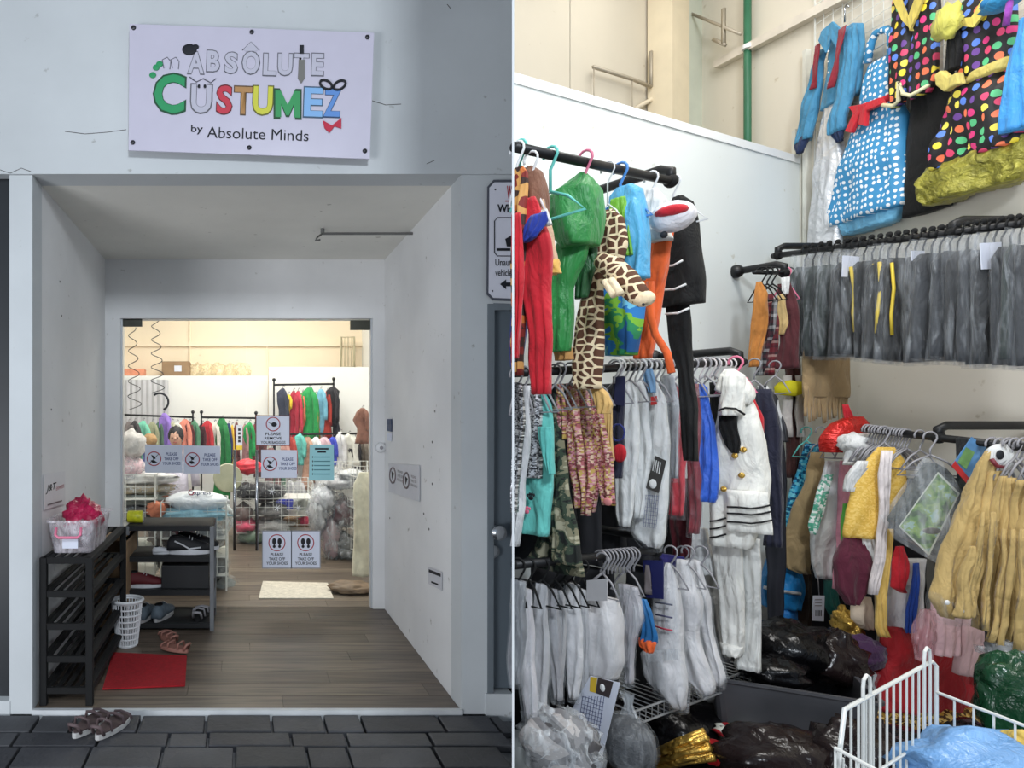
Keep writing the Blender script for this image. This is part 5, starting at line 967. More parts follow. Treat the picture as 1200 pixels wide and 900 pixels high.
# ---- corner cluster at the left end of the upper right rail
def GC(name, label, hx, hy, **k): return G(name, label, k.get('cat', 'costume'), k.get('group'), onL(hx, .20) if hx < 921 else onR(hx, .34), math.radians(-45 if hx < 921 else -20), hy)
for nm, lb, hx, R, m in (('fringed_costume', 'orange brown fringed suede costume in the room corner', 893, [(330, 886, 892), (345, 884, 900), (380, 880, 900), (430, 876, 890)], fab((186, 120, 52))), ('plaid_costume', 'red tartan costume next to orange fringe in corner', 905, [(345, 896, 906), (380, 892, 914), (440, 886, 908)], P_plaid), ('plaid_costume', 'dark tartan strap costume over the red tartan', 899, [(350, 906, 912), (390, 900, 908), (440, 885, 893)], P_plaid2), ('pirate_costume', 'maroon and cream pirate costume right of the tartan', 920, [(332, 912, 926), (360, 910, 936), (400, 914, 938), (432, 908, 936)], fab((86, 34, 40))), ('brown_costume', 'dark brown tunic below the maroon pirate costume', 925, [(372, 916, 936), (400, 914, 938), (440, 920, 938), (560, 922, 936)], fab((68, 34, 30)))):
    g = GC(nm, lb, hx, 300); g.cloth('body', R, m, th=.05, dn=-.02); g.hanger(hx, 318, M_pinkp if 'pirate' in nm else M_blackp, w=.05, drop=.08)
    if 'pirate' in nm: g.cloth('cream_front', [(345, 912, 920), (380, 908, 924), (392, 910, 920)], fab((206, 176, 120)), th=.02, dn=-.05); g.cloth('white_ruffle', [(325, 914, 926), (345, 916, 924)], M_wht, th=.03, dn=-.05)
g = GC('yellow_pouch', 'bright yellow pouch dangling in the corner by tan fringe', 925, 445, cat='pouch'); MB().ball(g.px(926, 455, -.1), .062, .02, .035, 14, .15, 3).xf(Matrix.Translation((0, 0, 0))).build('pouch_body', mat('yellow_felt', (226, 214, 30), .8), g.root, smooth=True)
g = GC('white_stockings', 'pair of white stockings hanging behind the yellow pouch', 930, 470, cat='stockings'); 
for x in (923, 937): g.cloth('stocking', [(440, x - 5, x + 5), (480, x - 5, x + 6), (512, x - 4, x + 5)], fab((214, 206, 200)), th=.04, dn=-.03, nr=8, nc=14)
g = G('fringed_costume', 'tan suede costume with long fringe below the bagged uniforms', 'costume', None, onR(968, .30), math.radians(10), 420)
g.cloth('body', [(400, 944, 992), (430, 940, 995), (458, 942, 996), (466, 944, 992)], M_tan, th=.05, k=2)
for i in range(13): x = 944 + i * 3.9; g.cloth('fringe', [(452, x - 2.6, x + 2.6), (470, x - 2.2, x + 2.6), (488 + (i * 7) % 9, x - 1.6 + (i % 3), x + 2 + (i % 3))], M_tan, th=.015, dn=-.014, nr=6, nc=10, amp=.006)

railwall('hanging_rail', 'short black rail in the corner holding orange and tartan costumes', onL, (884, 319), (921, 320), .20, (919,), r=.009)
# ---- bagged uniforms on the upper right rail
def uniform(px0, w_, kind, i):
    cols = {'green': (24, 36, 31), 'black': (16, 17, 19), 'grey': (34, 37, 42), 'gold': (20, 20, 20)}
    q = onR(px0, .36); zt = CH - (((300 - 38 * (px0 - 906) / 292) - HY) / F) * q[1]
    g = G('bagged_uniform', None, 'uniform', 'uniforms in clear bags on the upper right rail', q, YR, 490); g.z0 = zt; g.root.location.z = zt
    mb = MB(); r = [(-.075, -.05, .05), (-.11, -.088, .088), (-.30, -.092, .092), (-.475, -.09, .09)]
    cloth(mb, r, .034, 2, .006, i * 1.3, 10, 16); mb.build('garment', fab(cols[kind], .7), g.root, smooth=True)
    cv = MB(); cloth(cv, [(-.02, -.085, .085), (-.06, -.10, .10), (-.49, -.10, .10)], .048, 2, .008, i * 2.1, 8, 16, topflat=.25); cv.build('clear_cover', M_bagu, g.root, smooth=True)
    if kind == 'gold': MB().tube([(-.082, -.024, -.10), (-.078, -.03, -.2), (-.088, -.03, -.3), (-.08, -.026, -.38)], .0065, 6).build('gold_braid', mat('braid_yellow', (214, 186, 60), .5, .2), g.root, smooth=True)
    
    MB().tube([(.0 + .021 * math.cos(math.radians(a)), 0, .0 + .021 * math.sin(math.radians(a))) for a in range(200, -50, -30)] + [(0, 0, -.04), (0, 0, -.07)], .0035, 6).build('hanger', M_blackp, g.root, smooth=True); MB().ball((0, 0, .026), .011, n=8).build('hook_ball', M_blackp, g.root, smooth=True)
    return g.root
M_bagu = plastic_clear('uniform_cover', (205, 210, 216), .15, .16, .8)
protos = {}
seq = ['green'] * 5 + ['black', 'black', 'gold', 'black', 'gold', 'gold', 'black', 'gold', 'black', 'black', 'grey', 'grey', 'grey', 'grey', 'black', 'grey', 'grey', 'grey', 'black', 'grey', 'green', 'grey', 'grey']
names = {'green': 'dark green bagged uniform on upper right rail', 'black': 'black bagged uniform on the upper right rail', 'gold': 'black bagged uniform with yellow braid', 'grey': 'slate grey bagged uniform on upper right rail'}
xs = [943 + 272 * (i / (len(seq) - 1)) ** 1.02 for i in range(len(seq))]
for i, (kd, x) in enumerate(zip(seq, xs)):
    q = onR(x, .36); zt = CH - (((300 - 38 * (x - 906) / 292) - HY) / F) * q[1]
    if kd not in protos or i % 4 == 0 and i < 9: protos[kd] = r_ = uniform(x, 0, kd, i)
    else: r_ = copy_tree(protos[kd])
    r_.location = (q[0], q[1], zt); r_.scale = (random.uniform(.86, 1.0), random.uniform(.8, 1.1), random.uniform(.965, 1.02)); r_.rotation_euler = (0, random.uniform(-.07, .07), random.uniform(-.1, .32))
    if i in (6, 13, 22): MB().box((-.098, -.036, -.15), (-.02, -.032, -.06)).build('size_label', M_paper, r_)
    r_['label'] = ORD[i] + ' bag from the corner: ' + names[kd]; r_['group'] = '%s uniforms in clear bags' % kd

# ---- costumes on the grid panel, right wall, top
gx = G('wire_grid', 'white wire grid panel high on the right wall holding display costumes', 'grid', None, onR(1080, .02), math.radians(-90), 130)
def wallx(g, X):
    def px(x, y, dn=0.0):
        Y = X * F / (x - CX); return (g.P[1] - Y, dn, zat(y, Y) - g.z0)
    g.px = px
wallx(gx, CN.x - .02)
mb = MB(); Ya, Yb = gx.px(955, 100)[0], gx.px(1230, 100)[0]; zt_, zb_ = 3.6 - gx.z0, gx.px(1000, 268)[2]
n = int((Yb - Ya) / .05)
for i in range(n + 1): x = Ya + (Yb - Ya) * i / n; mb.tube([(x, 0, zb_), (x, 0, zt_)], .0018 if i % 8 else .004, 4)
k = int((zt_ - zb_) / .05)
for i in range(k + 1): z = zb_ + (zt_ - zb_) * i / k; mb.tube([(Ya, 0, z), (Yb, 0, z)], .0018 if i % 8 else .004, 4)
mb.build('wire_mesh', M_wire, gx.root, kind='stuff')
def GW(name, label, hx, hy, d=.07): 
    g = G(name, label, 'costume', 'display costumes on the wire grid', onR(hx, d), math.radians(-90), hy); wallx(g, CN.x - d); return g
Mb = fab((66, 138, 178), .7); Mbd = fab((28, 46, 84))
g = GW('shirt_costume', 'blue shirt with red braces over silver trousers on the grid', 990, 30)
g.cloth('torso', [(34, 978, 1000), (40, 972, 1010), (70, 970, 1012), (110, 965, 1008), (120, 964, 1006)], Mb, th=.05); g.cloth('left_sleeve', [(58, 960, 972), (80, 954, 968), (130, 942, 960), (150, 938, 956), (165, 936, 954)], Mb, th=.05, dn=-.01); g.cloth('right_sleeve', [(34, 996, 1012), (60, 1000, 1015), (110, 990, 1010), (140, 983, 1002), (155, 984, 1000)], Mb, th=.05, dn=-.04)
g.cloth('cuff', [(160, 934, 953), (172, 934, 948), (180, 938, 944)], Mbd, th=.04, dn=-.012, nr=6); g.cloth('cuff', [(150, 982, 999), (158, 986, 998), (166, 990, 995)], Mbd, th=.04, dn=-.042, nr=6)
cl = g.slab('collar', [(977, 36), (990, 25), (1001, 35), (996, 58), (988, 46), (982, 62), (973, 48)], Mb, .012, -.05, bevel=.003)
for R in ([(52, 965, 972), (80, 962, 969), (104, 960, 965)], [(32, 999, 1008), (70, 994, 1001), (103, 988, 994)]): g.cloth('brace', R, fab((140, 30, 48)), th=.015, dn=-.07 if R[0][1] > 980 else -.045, nr=8, nc=10)
for y in (60, 72, 85, 97): g.ball('shirt_button', 984, y, (.005, .003, .005), M_wht, dn=-.055)
g.cloth('trouser_leg', [(112, 962, 985), (150, 958, 984), (200, 950, 974), (250, 944, 968), (300, 942, 962)], M_silver, th=.05, dn=.02, k=2); g.cloth('trouser_leg', [(115, 968, 985), (160, 968, 988), (210, 962, 990), (260, 960, 990), (292, 960, 989)], M_silver, th=.06, dn=-.01, k=3); g.tube('hook', [(990, 26, 0), (990, 10, 0), (992, 5, 0), (995, 8, 0)], .004, M_chrome)
g = GW('polka_dress', 'blue halter dress with white polka dots and red bow', 1035, 35)
g.cloth('bodice', [(70, 1018, 1052), (90, 1016, 1054), (120, 1012, 1055)], P_dot, th=.07); g.cloth('skirt', [(118, 1012, 1056), (150, 1000, 1060), (200, 984, 1062), (240, 976, 1064), (255, 974, 1064)], P_dot, th=.10, k=5, amp=.02); g.cloth('frill', [(250, 978, 1060), (262, 986, 1056), (268, 990, 1050)], fab((110, 178, 214), .5), th=.08, k=7, amp=.02, nr=6)
g.tube('halter_strap', [(1021, 74, -.02), (1026, 50, -.02), (1032, 38, -.02), (1044, 34, -.02), (1050, 40, -.02), (1050, 74, -.02)], .016, P_dot); g.cloth('sash', [(117, 1010, 1056), (127, 1010, 1056)], M_red, th=.085, nr=4)
g.slab('bow', [(1012, 125), (1028, 122), (1050, 114), (1055, 121), (1034, 130), (1033, 148), (1024, 146), (1026, 134), (1016, 156), (1008, 154), (1018, 133)], M_red, .02, -.055, bevel=.004)
g = GW('waistcoat_costume', 'multicoloured polka dot waistcoat over black trousers on grid', 1085, 0)
g.cloth('trousers', [(95, 1066, 1115), (150, 1063, 1112), (200, 1060, 1112), (248, 1058, 1114)], M_blkf, th=.05, k=2, dn=.01); g.cloth('left_front', [(-20, 1064, 1080), (0, 1060, 1086), (60, 1057, 1086), (105, 1055, 1080), (124, 1056, 1076)], P_multi, th=.04, dn=-.05); g.cloth('right_front', [(-20, 1092, 1120), (20, 1088, 1118), (60, 1084, 1116), (98, 1080, 1116), (112, 1084, 1106)], P_multi, th=.04, dn=-.06)
g.tube('pearl_trim', [(1057, 123, -.085), (1070, 124, -.085), (1077, 118, -.088), (1078, 96, -.09), (1083, 110, -.09), (1092, 112, -.09), (1114, 100, -.09)], .008, mat('cream_trim', (230, 222, 180), .7)); g.slab('lapel', [(1066, -6), (1076, -6), (1086, 20), (1092, 36), (1080, 24)], fab((206, 186, 90)), .01, -.075); g.slab('lapel', [(1100, -6), (1110, -6), (1102, 14), (1092, 36), (1090, 20)], fab((206, 186, 90)), .01, -.085); g.cloth('shirt_front', [(-20, 1078, 1100), (20, 1084, 1096), (34, 1090, 1093)], mat('mirror_grey', (150, 155, 160), .3, .5), th=.02, dn=-.03, nr=6)
g = GW('polka_dress', 'black dress with multicoloured dots, yellow sash and net hem', 1155, 0, .12)
g.cloth('bodice', [(-10, 1126, 1186), (20, 1128, 1190), (50, 1128, 1190), (86, 1126, 1188)], P_multi, th=.08); g.cloth('skirt', [(92, 1122, 1186), (130, 1108, 1192), (160, 1098, 1200), (186, 1090, 1206)], P_multi, th=.12, k=5, amp=.03); g.cloth('net_frill', [(180, 1086, 1206), (200, 1080, 1208), (218, 1084, 1206), (226, 1092, 1200)], mat('yellow_net', (158, 152, 62), .4, .2, .3, 30, .9, 26), th=.11, k=9, amp=.035, nr=10, nc=60)
g.cloth('sash', [(80, 1124, 1188), (94, 1122, 1187)], fab((206, 188, 100), .6), th=.095, nr=4); g.slab('bow', [(1120, 88), (1128, 82), (1138, 90), (1148, 84), (1152, 98), (1140, 102), (1132, 108), (1122, 100)], fab((206, 188, 100), .6), .03, -.06, bevel=.006); g.cloth('black_sleeve', [(30, 1128, 1142), (60, 1124, 1142), (82, 1122, 1138)], M_blkf, th=.05, dn=-.05); g.ball('flower', 1137, 26, (.045, .03, .06), fab((196, 190, 84), .6), dn=-.09, lump=.5, seed=3); g.slab('neck_trim', [(1140, 30), (1160, 32), (1180, 8), (1184, -6), (1174, -6), (1158, 20), (1140, 22)], fab((222, 204, 100)), .01, -.055)
g = GW('blue_dress', 'plain sky blue dress cut by the right edge, purple strap', 1196, 0, .16); g.cloth('body', [(20, 1194, 1212), (80, 1186, 1214), (146, 1176, 1216), (152, 1176, 1216)], fab((60, 150, 220), .5), th=.08, k=3); g.tube('strap', [(1200, 0, -.05), (1195, 30, -.05)], .01, fab((140, 60, 160)))
g = GW('blue_bow', 'bright blue bow piece above the black dotted dress', 1176, 0, .2); g.ball('bow_body', 1174, 3, (.06, .04, .025), fab((40, 130, 180)), lump=.3); g.ball('bow_knot', 1166, 4, (.02, .03, .02), fab((30, 110, 160)), dn=-.02)

# ---- costumes on the lower right rail
def R_(*a, **k): k['on'] = GR; k.setdefault('hy', 505); return garment(*a, **k)
g = garment('bright blue sequin costume with net skirt near the corner', 945, [(520, 944, 966), (545, 936, 962), (580, 924, 950), (620, 918, 938)], P_bseq, on=GR, hy=505, hang=M_turq, yaw=math.radians(-15))
g.cloth('skirt', [(632, 908, 926), (655, 900, 936), (690, 894, 940), (712, 895, 938)], satin((18, 130, 196)), th=.10, k=4, amp=.02, dn=-.02); g.cloth('lower_frill', [(708, 906, 932), (740, 904, 932)], satin((18, 110, 180)), th=.08, k=4, dn=-.01); g.tube('silver_braid', [(895, 688, -.08), (910, 692, -.09), (938, 696, -.08)], .008, M_silver)
R_('khaki green jacket between the blue and white sequin costumes', 962, [(530, 950, 966), (560, 944, 968), (600, 928, 960), (640, 918, 950), (668, 920, 948), (672, 934, 950)], M_khaki, yaw=math.radians(-15), dn=-.03)
garment('dark brown trousers below the khaki jacket', 945, [(668, 936, 952), (740, 930, 948), (790, 932, 944)], fab((62, 46, 34)), on=GR, hy=660, hang=None)
g = R_('white satin costume with pale green sequins', 978, [(540, 968, 990), (580, 958, 988), (620, 950, 980), (660, 950, 976), (678, 956, 976)], satin((226, 226, 226)), yaw=math.radians(-12), dn=-.05); g.cloth('sequin_side', [(556, 966, 978), (590, 952, 966), (616, 946, 958), (626, 948, 954)], P_grn, th=.03, dn=-.085)
g = R_('pink and white costume right of the green sequins', 992, [(540, 986, 1000), (570, 984, 998), (620, 982, 994), (690, 976, 992)], fab((222, 150, 170)), dn=-.03); g.cloth('green_leaf', [(590, 986, 992), (630, 984, 990), (650, 983, 986)], fab((90, 170, 70)), th=.03, dn=-.06)
garment('teal sequin trousers below the white satin costume', 973, [(680, 966, 980), (710, 968, 984), (730, 976, 986)], satin((30, 110, 100)), on=GR, hy=680, hang=None)
g = GR('swing_tag', 'white barcode swing tag hanging on a cord', 958, 690, .46, 'tag'); g.slab('tag_card', [(952.5, 698), (966, 698), (965, 728), (951.5, 727)], M_paper, .002); g.tube('cord', [(960, 698, 0), (959, 682, 0), (958, 676, 0)], .0015, M_grey)
for k in range(5): g.slab('barcode_bar', [(955.5 + k * 1.6, 715), (956.3 + k * 1.6, 715), (956.3 + k * 1.6, 722), (955.5 + k * 1.6, 722)], M_ink, .0006, -.002)
for k in range(3): g.slab('print_line', [(955, 702 + k * 3.5), (963, 702 + k * 3.5), (963, 703.2 + k * 3.5), (955, 703.2 + k * 3.5)], M_grey, .0006, -.002)
g = R_('bright yellow glitter jacket with white ruffled collar', 1036, [(524, 1030, 1048), (540, 1016, 1060), (570, 1000, 1062), (600, 992, 1050), (630, 990, 1028)], P_ysp, d=.46, name='jacket', yaw=math.radians(-8), dn=-.02, cat='jacket')
g.cloth('white_ruffle', [(540, 1006, 1022), (560, 994, 1012), (576, 992, 1002)], M_wht, th=.05, dn=-.02, k=5, nr=8); g.cloth('white_facing', [(528, 1034, 1046), (560, 1030, 1044), (620, 1027, 1040), (690, 1018, 1028), (696, 1017, 1026)], fab((224, 214, 212)), th=.03, dn=-.075, nr=12)
g.cloth('maroon_skirt', [(628, 988, 1012), (660, 978, 1020), (690, 980, 1014), (708, 990, 1006)], M_maroon, th=.06, dn=-.02); g.cloth('yellow_sash', [(620, 1034, 1048), (680, 1027, 1040), (735, 1024, 1038), (746, 1028, 1042)], fab((214, 178, 92), .5), th=.03, dn=-.06); g.cloth('white_underskirt', [(624, 1010, 1024), (656, 1014, 1026), (665, 1018, 1024)], M_wht, th=.03, dn=-.035, nr=6)
garment('cream cotton piece under the maroon skirt', 1006, [(700, 998, 1020), (725, 1000, 1020), (736, 1008, 1018)], fab((222, 202, 178)), on=GR, hy=700, hang=None, d=.5)
o = blob('gold_pouch', 'crumpled gold foil cuff left of the cream cotton piece', 'pouch', (onR(992, .5)[0], onR(992, .5)[1], zat(735, onR(992, .5)[1])), (.04, .05, .07), M_gold, .5, 4)
g = GR('cape_costume', 'white cape with blue stripe and red flap above the red skirt', 1062, 640, .38); g.cloth('body', [(655, 1046, 1086), (700, 1042, 1080), (742, 1040, 1078)], fab((216, 214, 214)), th=.05, k=2); g.cloth('blue_stripe', [(660, 1070, 1078), (700, 1066, 1076), (742, 1062, 1074)], fab((30, 70, 160)), th=.02, dn=-.035); g.cloth('red_flap', [(640, 1048, 1058), (660, 1045, 1062), (688, 1044, 1056), (694, 1054, 1060)], M_red, th=.04, dn=-.05)
g = GR('red_skirt', 'long scarlet velvet skirt with gold sequin hem', 1090, 735, .30, 'skirt'); g.cloth('body', [(735, 1034, 1150), (780, 1028, 1152), (830, 1024, 1154)], fab((168, 12, 26), .7), th=.08, k=5, amp=.025); g.cloth('gold_hem', [(826, 1020, 1152), (852, 1018, 1152)], P_gseq, th=.10, k=5, amp=.025, nr=6)
g = GR('pink_dress', 'dusty pink net dress hanging under the tan jackets', 1115, 700, .40); g.cloth('bodice', [(700, 1092, 1126), (740, 1094, 1124), (768, 1096, 1124)], M_pale, th=.05, k=3); g.cloth('net_skirt', [(715, 1078, 1100), (750, 1074, 1096), (775, 1078, 1092)], plastic_clear('pink_net', (226, 176, 184), .7), th=.06, k=4); g.cloth('net_skirt', [(720, 1122, 1146), (760, 1124, 1150), (790, 1122, 1146)], fab((210, 176, 176)), th=.06, k=4)
g = GR('bunny_sock', 'pale pink sock shaped piece at the right below the jackets', 1176, 730, .42, 'sock'); g.cloth('body', [(735, 1176, 1188), (780, 1174, 1188), (805, 1168, 1184), (816, 1168, 1180)], fab((226, 160, 190)), th=.05)
g = GR('foil_costume', 'shiny red foil costume draped over the corner of lower rail', 985, 492, .42); g.cloth('body', [(488, 992, 1010), (497, 974, 1016), (515, 964, 1014), (530, 966, 1000)], mat('red_foil', (196, 40, 34), .25, .4, .25, 9, .9, 14), th=.08, k=3); g.cloth('strap', [(474, 986, 994), (492, 988, 1000)], M_red, th=.02, nr=6)
g = GR('white_ruff', 'white ruffled collar piece right of the red foil', 1004, 512, .42); g.ball('ruff', 1005, 520, (.06, .05, .04), M_wht, lump=.5, seed=4); g.cloth('frill', [(525, 994, 1014), (545, 990, 1012)], M_wht, th=.05, k=5, nr=6)
# packed costume with printed card
g = GR('packed_costume', 'dark costume in clear pack with green forest picture card', 1092, 520, .47, 'pack', yaw=math.radians(-12))
g.slab('pack_body', [(1082, 540), (1098, 548), (1128, 584), (1098, 655), (1052, 628), (1036, 608)], mat('pack_dark', (52, 58, 54), .5, 0, .4, 20, .8, 20), .05, .02, bevel=.01); g.slab('picture_card', [(1099, 553), (1124, 578), (1088, 651), (1053, 617)], mat('card_white', (210, 214, 200), .4), .003, -.032)
g.slab('picture', [(1099, 556), (1122, 579), (1088, 647), (1055, 617)], camo('forest_print', [(54, 84, 40), (90, 130, 60), (130, 160, 80), (150, 180, 170)], 22), .001, -.036); g.ball('figure_print', 1092, 622, (.028, .002, .012), mat('lizard_dark', (70, 62, 48), .6), dn=-.038); g.slab('clear_wrap', [(1082, 536), (1102, 540), (1132, 582), (1100, 662), (1048, 632), (1032, 606)], M_bag, .006, -.045)
g.hanger(1090, 512, M_grey, w=.10)
g = GR('packed_costume', 'dark costume in clear pack with blue and red picture card', 1142, 515, .40, 'pack', yaw=math.radians(-8))
g.slab('pack_body', [(1118, 512), (1160, 520), (1166, 560), (1146, 600), (1120, 570)], mat('pack_black', (30, 32, 36), .4, 0, .3, 20, .6), .05, .02, bevel=.008); g.slab('picture_card', [(1138, 512), (1155, 524), (1132, 566), (1115, 545)], mat('card_blue', (92, 140, 186), .4, 0, .3, 20), .003, -.034); g.slab('red_band', [(1119, 540), (1135, 560), (1132, 566), (1115, 546)], mat('card_red', (190, 50, 50), .4), .001, -.038); g.slab('figure_print', [(1132, 524), (1142, 530), (1132, 550), (1122, 542)], mat('card_green', (110, 150, 90), .4, 0, .3, 30), .001, -.038)
g = GR('clown_mask', 'white clown face mask with dark eye behind the tan jackets', 1175, 535, .44, 'mask'); g.ball('face', 1174, 536, (.055, .02, .045), M_wht, lump=.1); g.ball('eye', 1172, 533, (.012, .006, .016), M_ink, dn=-.02); g.tube('red_mouth', [(1162, 538, -.02), (1168, 546, -.024), (1178, 548, -.02)], .006, mat('mouth_red', (120, 40, 50), .5))
# tan jackets
jk = [('nearest whole one, in front of the green picture pack', 1162, [(528, 1156, 1162), (545, 1148, 1166), (600, 1128, 1164), (660, 1104, 1150), (700, 1090, 1140), (722, 1100, 1150)]), ('second, half covered by the first', 1172, [(552, 1164, 1176), (600, 1150, 1174), (660, 1138, 1166), (720, 1140, 1160)]), ('third in the row', 1182, [(558, 1172, 1184), (600, 1162, 1184), (660, 1156, 1180), (738, 1148, 1166)]), ('fourth in the row', 1190, [(560, 1182, 1192), (620, 1174, 1194), (690, 1168, 1190), (752, 1158, 1176)]), ('last before the right edge', 1200, [(562, 1190, 1204), (620, 1184, 1206), (700, 1178, 1204), (760, 1172, 1194)]), ('cut by the right edge', 1212, [(560, 1202, 1216), (620, 1196, 1218), (700, 1190, 1216), (765, 1188, 1214)])]
for i, (l, hx, R) in enumerate(jk):
    g = garment('tan gold cotton jacket, ' + l, hx, R, M_goldf, on=GR, hy=520, d=.44, name='jacket', cat='jacket', group='tan jackets on the lower right rail', th=.06, dn=-.03, amp=.02, k=3)
    if i == 0:
        g.cloth('sleeve', [(640, 1136, 1156), (690, 1122, 1146), (722, 1114, 1138)], M_goldf, th=.04, dn=-.085)
        for x, y in ((1110, 706), (1127, 716)): g.ball('pearl_button', x, y, (.008, .005, .008), M_wht, dn=-.10)
        g.cloth('clear_hem', [(694, 1086, 1120), (716, 1090, 1150), (732, 1106, 1150)], M_bagd, th=.07, dn=-.04, nr=6)
    else: g.cloth('gathered_edge', [(R[1][0], R[1][1] + 1, R[1][1] + 5), (R[2][0] + 30, R[2][1] - 2, R[2][1] + 4), (R[3][0], R[3][1], R[3][1] + 6)], M_goldf, th=.03, dn=-.07, nr=10, nc=12)

# ---- lowest rail: clear bagged sets
bl = [(608, [(680, 602, 614), (740, 601, 616), (800, 601, 612)], (112, 114, 120), 'dark grey bagged set leftmost under the camouflage'), (620, [(690, 612, 622), (755, 608, 626), (800, 612, 630), (842, 614, 628)], (196, 192, 196), 'white bagged set with pink piping, second from the left'), (636, [(684, 628, 640), (740, 626, 642), (835, 624, 640)], (182, 181, 184), 'white bagged set, third from the left end'), (650, [(690, 643, 652), (740, 642, 656), (820, 648, 656)], (150, 148, 152), 'greyish bagged set between the whiter ones'), (660, [(692, 655, 662), (760, 652, 662), (800, 652, 660)], (170, 168, 170), 'narrow bagged set beside the puffy white one'), (670, [(684, 662, 678), (740, 662, 682), (780, 664, 680), (818, 670, 678)], (212, 210, 212), 'glossy puffed white bagged set'), (682, [(690, 676, 688), (750, 678, 690), (810, 680, 688)], (182, 181, 184), 'flat white bagged set left of the plush one')]
for i, (hx, R, c, l) in enumerate(bl): garment(l + ' on the lowest rail', hx, R, fab(c, .6), 662 - .07 * i, name='bagged_set', cover=M_bag, cat='clothes set', group='bagged white sets on the lowest rail', th=.05, hang=M_blackp)
g = garment('puffy white quilted set in clear bag with paper slip', 706, [(700, 692, 722), (740, 690, 728), (770, 691, 728), (792, 694, 722)], fab((206, 203, 204), .5, 1.0, 30), 655, name='bagged_set', cat='clothes set', cover=M_bag, th=.10, d=.36); g.slab('paper_slip', [(688, 680), (712, 678), (712, 704), (688, 704)], mat('slip', (196, 194, 196), .6), .003, -.06)
garment('striped clear bags fanned right of the quilted set', 735, [(686, 724, 748), (720, 728, 752), (760, 732, 742), (800, 734, 740)], fab((188, 184, 190), .5), 652, name='bagged_set', cat='clothes set', cover=M_bagm, k=5, th=.06)
g = GL('size_sheet', 'white printed size chart sheet leaning below quilted set', 705, 800, .40, 'sheet'); g.slab('sheet', [(692, 792), (727, 800), (706, 886), (668, 836)], M_paper, .003); g.slab('yellow_block', [(692, 793), (700, 794), (698, 812), (691, 810)], mat('print_yellow', (216, 180, 50), .6), .001, -.003); g.slab('dark_block', [(701, 794), (719, 799), (714, 818), (698, 812)], mat('print_dark', (60, 50, 50), .6), .001, -.003); gridlines(g, 683, 816, 708, 856, 7, 9, -.004, (-6, 8)); g.ball('white_blot', 706, 806, (.008, .002, .012), M_wht, dn=-.005)
for i, (hx, R, l, hdr) in enumerate(((786, [(660, 780, 786), (690, 768, 796), (730, 766, 800), (757, 766, 800), (770, 752, 800), (800, 756, 806), (828, 790, 804)], 'nearest, with a navy header card', 1), (806, [(656, 792, 806), (700, 792, 822), (740, 800, 820), (800, 806, 838), (812, 822, 836)], 'middle one of the three right of the navy card', 0), (822, [(656, 804, 818), (700, 812, 832), (740, 820, 834), (790, 828, 850), (802, 836, 848)], 'farthest, beside the long satin trousers', 0))):
    g = garment('white bagged trouser set, ' + l, hx, R, fab((208, 206, 208), .55), 646, name='bagged_set', cat='clothes set', group='white trouser sets on the lowest rail', cover=M_bag, th=.07, d=.36)
    if hdr:
        g.slab('header_card', [(754, 656), (778, 657), (778, 702), (758, 700)], mat('card_navy', (36, 40, 96), .5, 0, .2), .004, -.05); g.cloth('figure_print', [(662, 757, 761), (675, 755, 764), (696, 755, 765)], mat('figure_grey', (130, 120, 120), .7), th=.004, dn=-.056, nr=6, nc=10)
        for k, c in enumerate(((80, 84, 100), (70, 70, 100), (180, 60, 80))): g.tube('stripe', [(768, 706 + k * 14, -.055), (778, 707 + k * 15, -.06), (788, 709 + k * 15, -.056)], .003, mat('stripe_%d' % k, c, .6, var=0))
        g.slab('dark_band', [(757, 763), (795, 760), (795, 773), (757, 776)], M_bagm, .003, -.055)
garment('bright navy printed pack behind the header card', 800, [(650, 772, 800), (664, 774, 812), (672, 790, 806)], fab((44, 40, 110)), 646, d=.28, name='bagged_set', cat='clothes set')
g = GL('snack_pack', 'blue pack with orange corner hanging before the trouser sets', 757, 700, .38, 'pack'); g.cloth('body', [(702, 752, 758), (720, 752, 764), (745, 750, 768), (752, 749, 768)], mat('pack_blue', (36, 110, 170), .4, 0, .3, 20), th=.03); g.cloth('orange_corner', [(750, 749, 768), (758, 750, 766), (764, 757, 764)], M_org, th=.032, nr=6)
# wire trays under the partition rails
def tray(name, label, pa, pb, d0, d1, yfix, h):
    root = empty(name, (0, 0, 0), 0, label, 'wire tray'); A = Vector((*onL(pa[0], d1), 0)); B = Vector((*onL(pb[0], d1), 0)); A.z = zat(pa[1], A.y); B.z = zat(pb[1], B.y); A.z = B.z = (A.z + B.z) / 2
    A2 = A - Vector((NL.x, NL.y, 0)) * (d1 - d0); B2 = B - Vector((NL.x, NL.y, 0)) * (d1 - d0); mb = MB(); n = 26; dz = Vector((0, 0, h))
    for z in (Vector((0, 0, 0)), dz):
        for a, b in ((A, B), (A2, B2), (A, A2), (B, B2)): mb.tube([a + z, b + z], .004, 5)
    for i in range(n + 1): t = i / n; a = A + (B - A) * t; b = A2 + (B2 - A2) * t; mb.tube([a + dz, a, b, b + dz], .0025, 4)
    root.location = A.to_tuple(); mb.xf(Matrix.Translation(-A)); mb.build('wire_frame', M_grey if False else mat('tray_wire', (150, 152, 155), .4, .3), root); return root
tray('wire_tray', 'grey wire tray below the white bagged sets on the partition', (742, 838), (904, 800), .06, .36, 0, .045)
wb = G('wire_basket_side', 'grey wire basket end standing by the long white trousers', 'wire basket', None, onL(896, .30), YL, 760); mb = MB()
for i in range(6): x = 887 + i * 3.2; mb.tube([wb.px(x, 735 + i * 6, 0), wb.px(x, 800, 0)], .0025, 4)
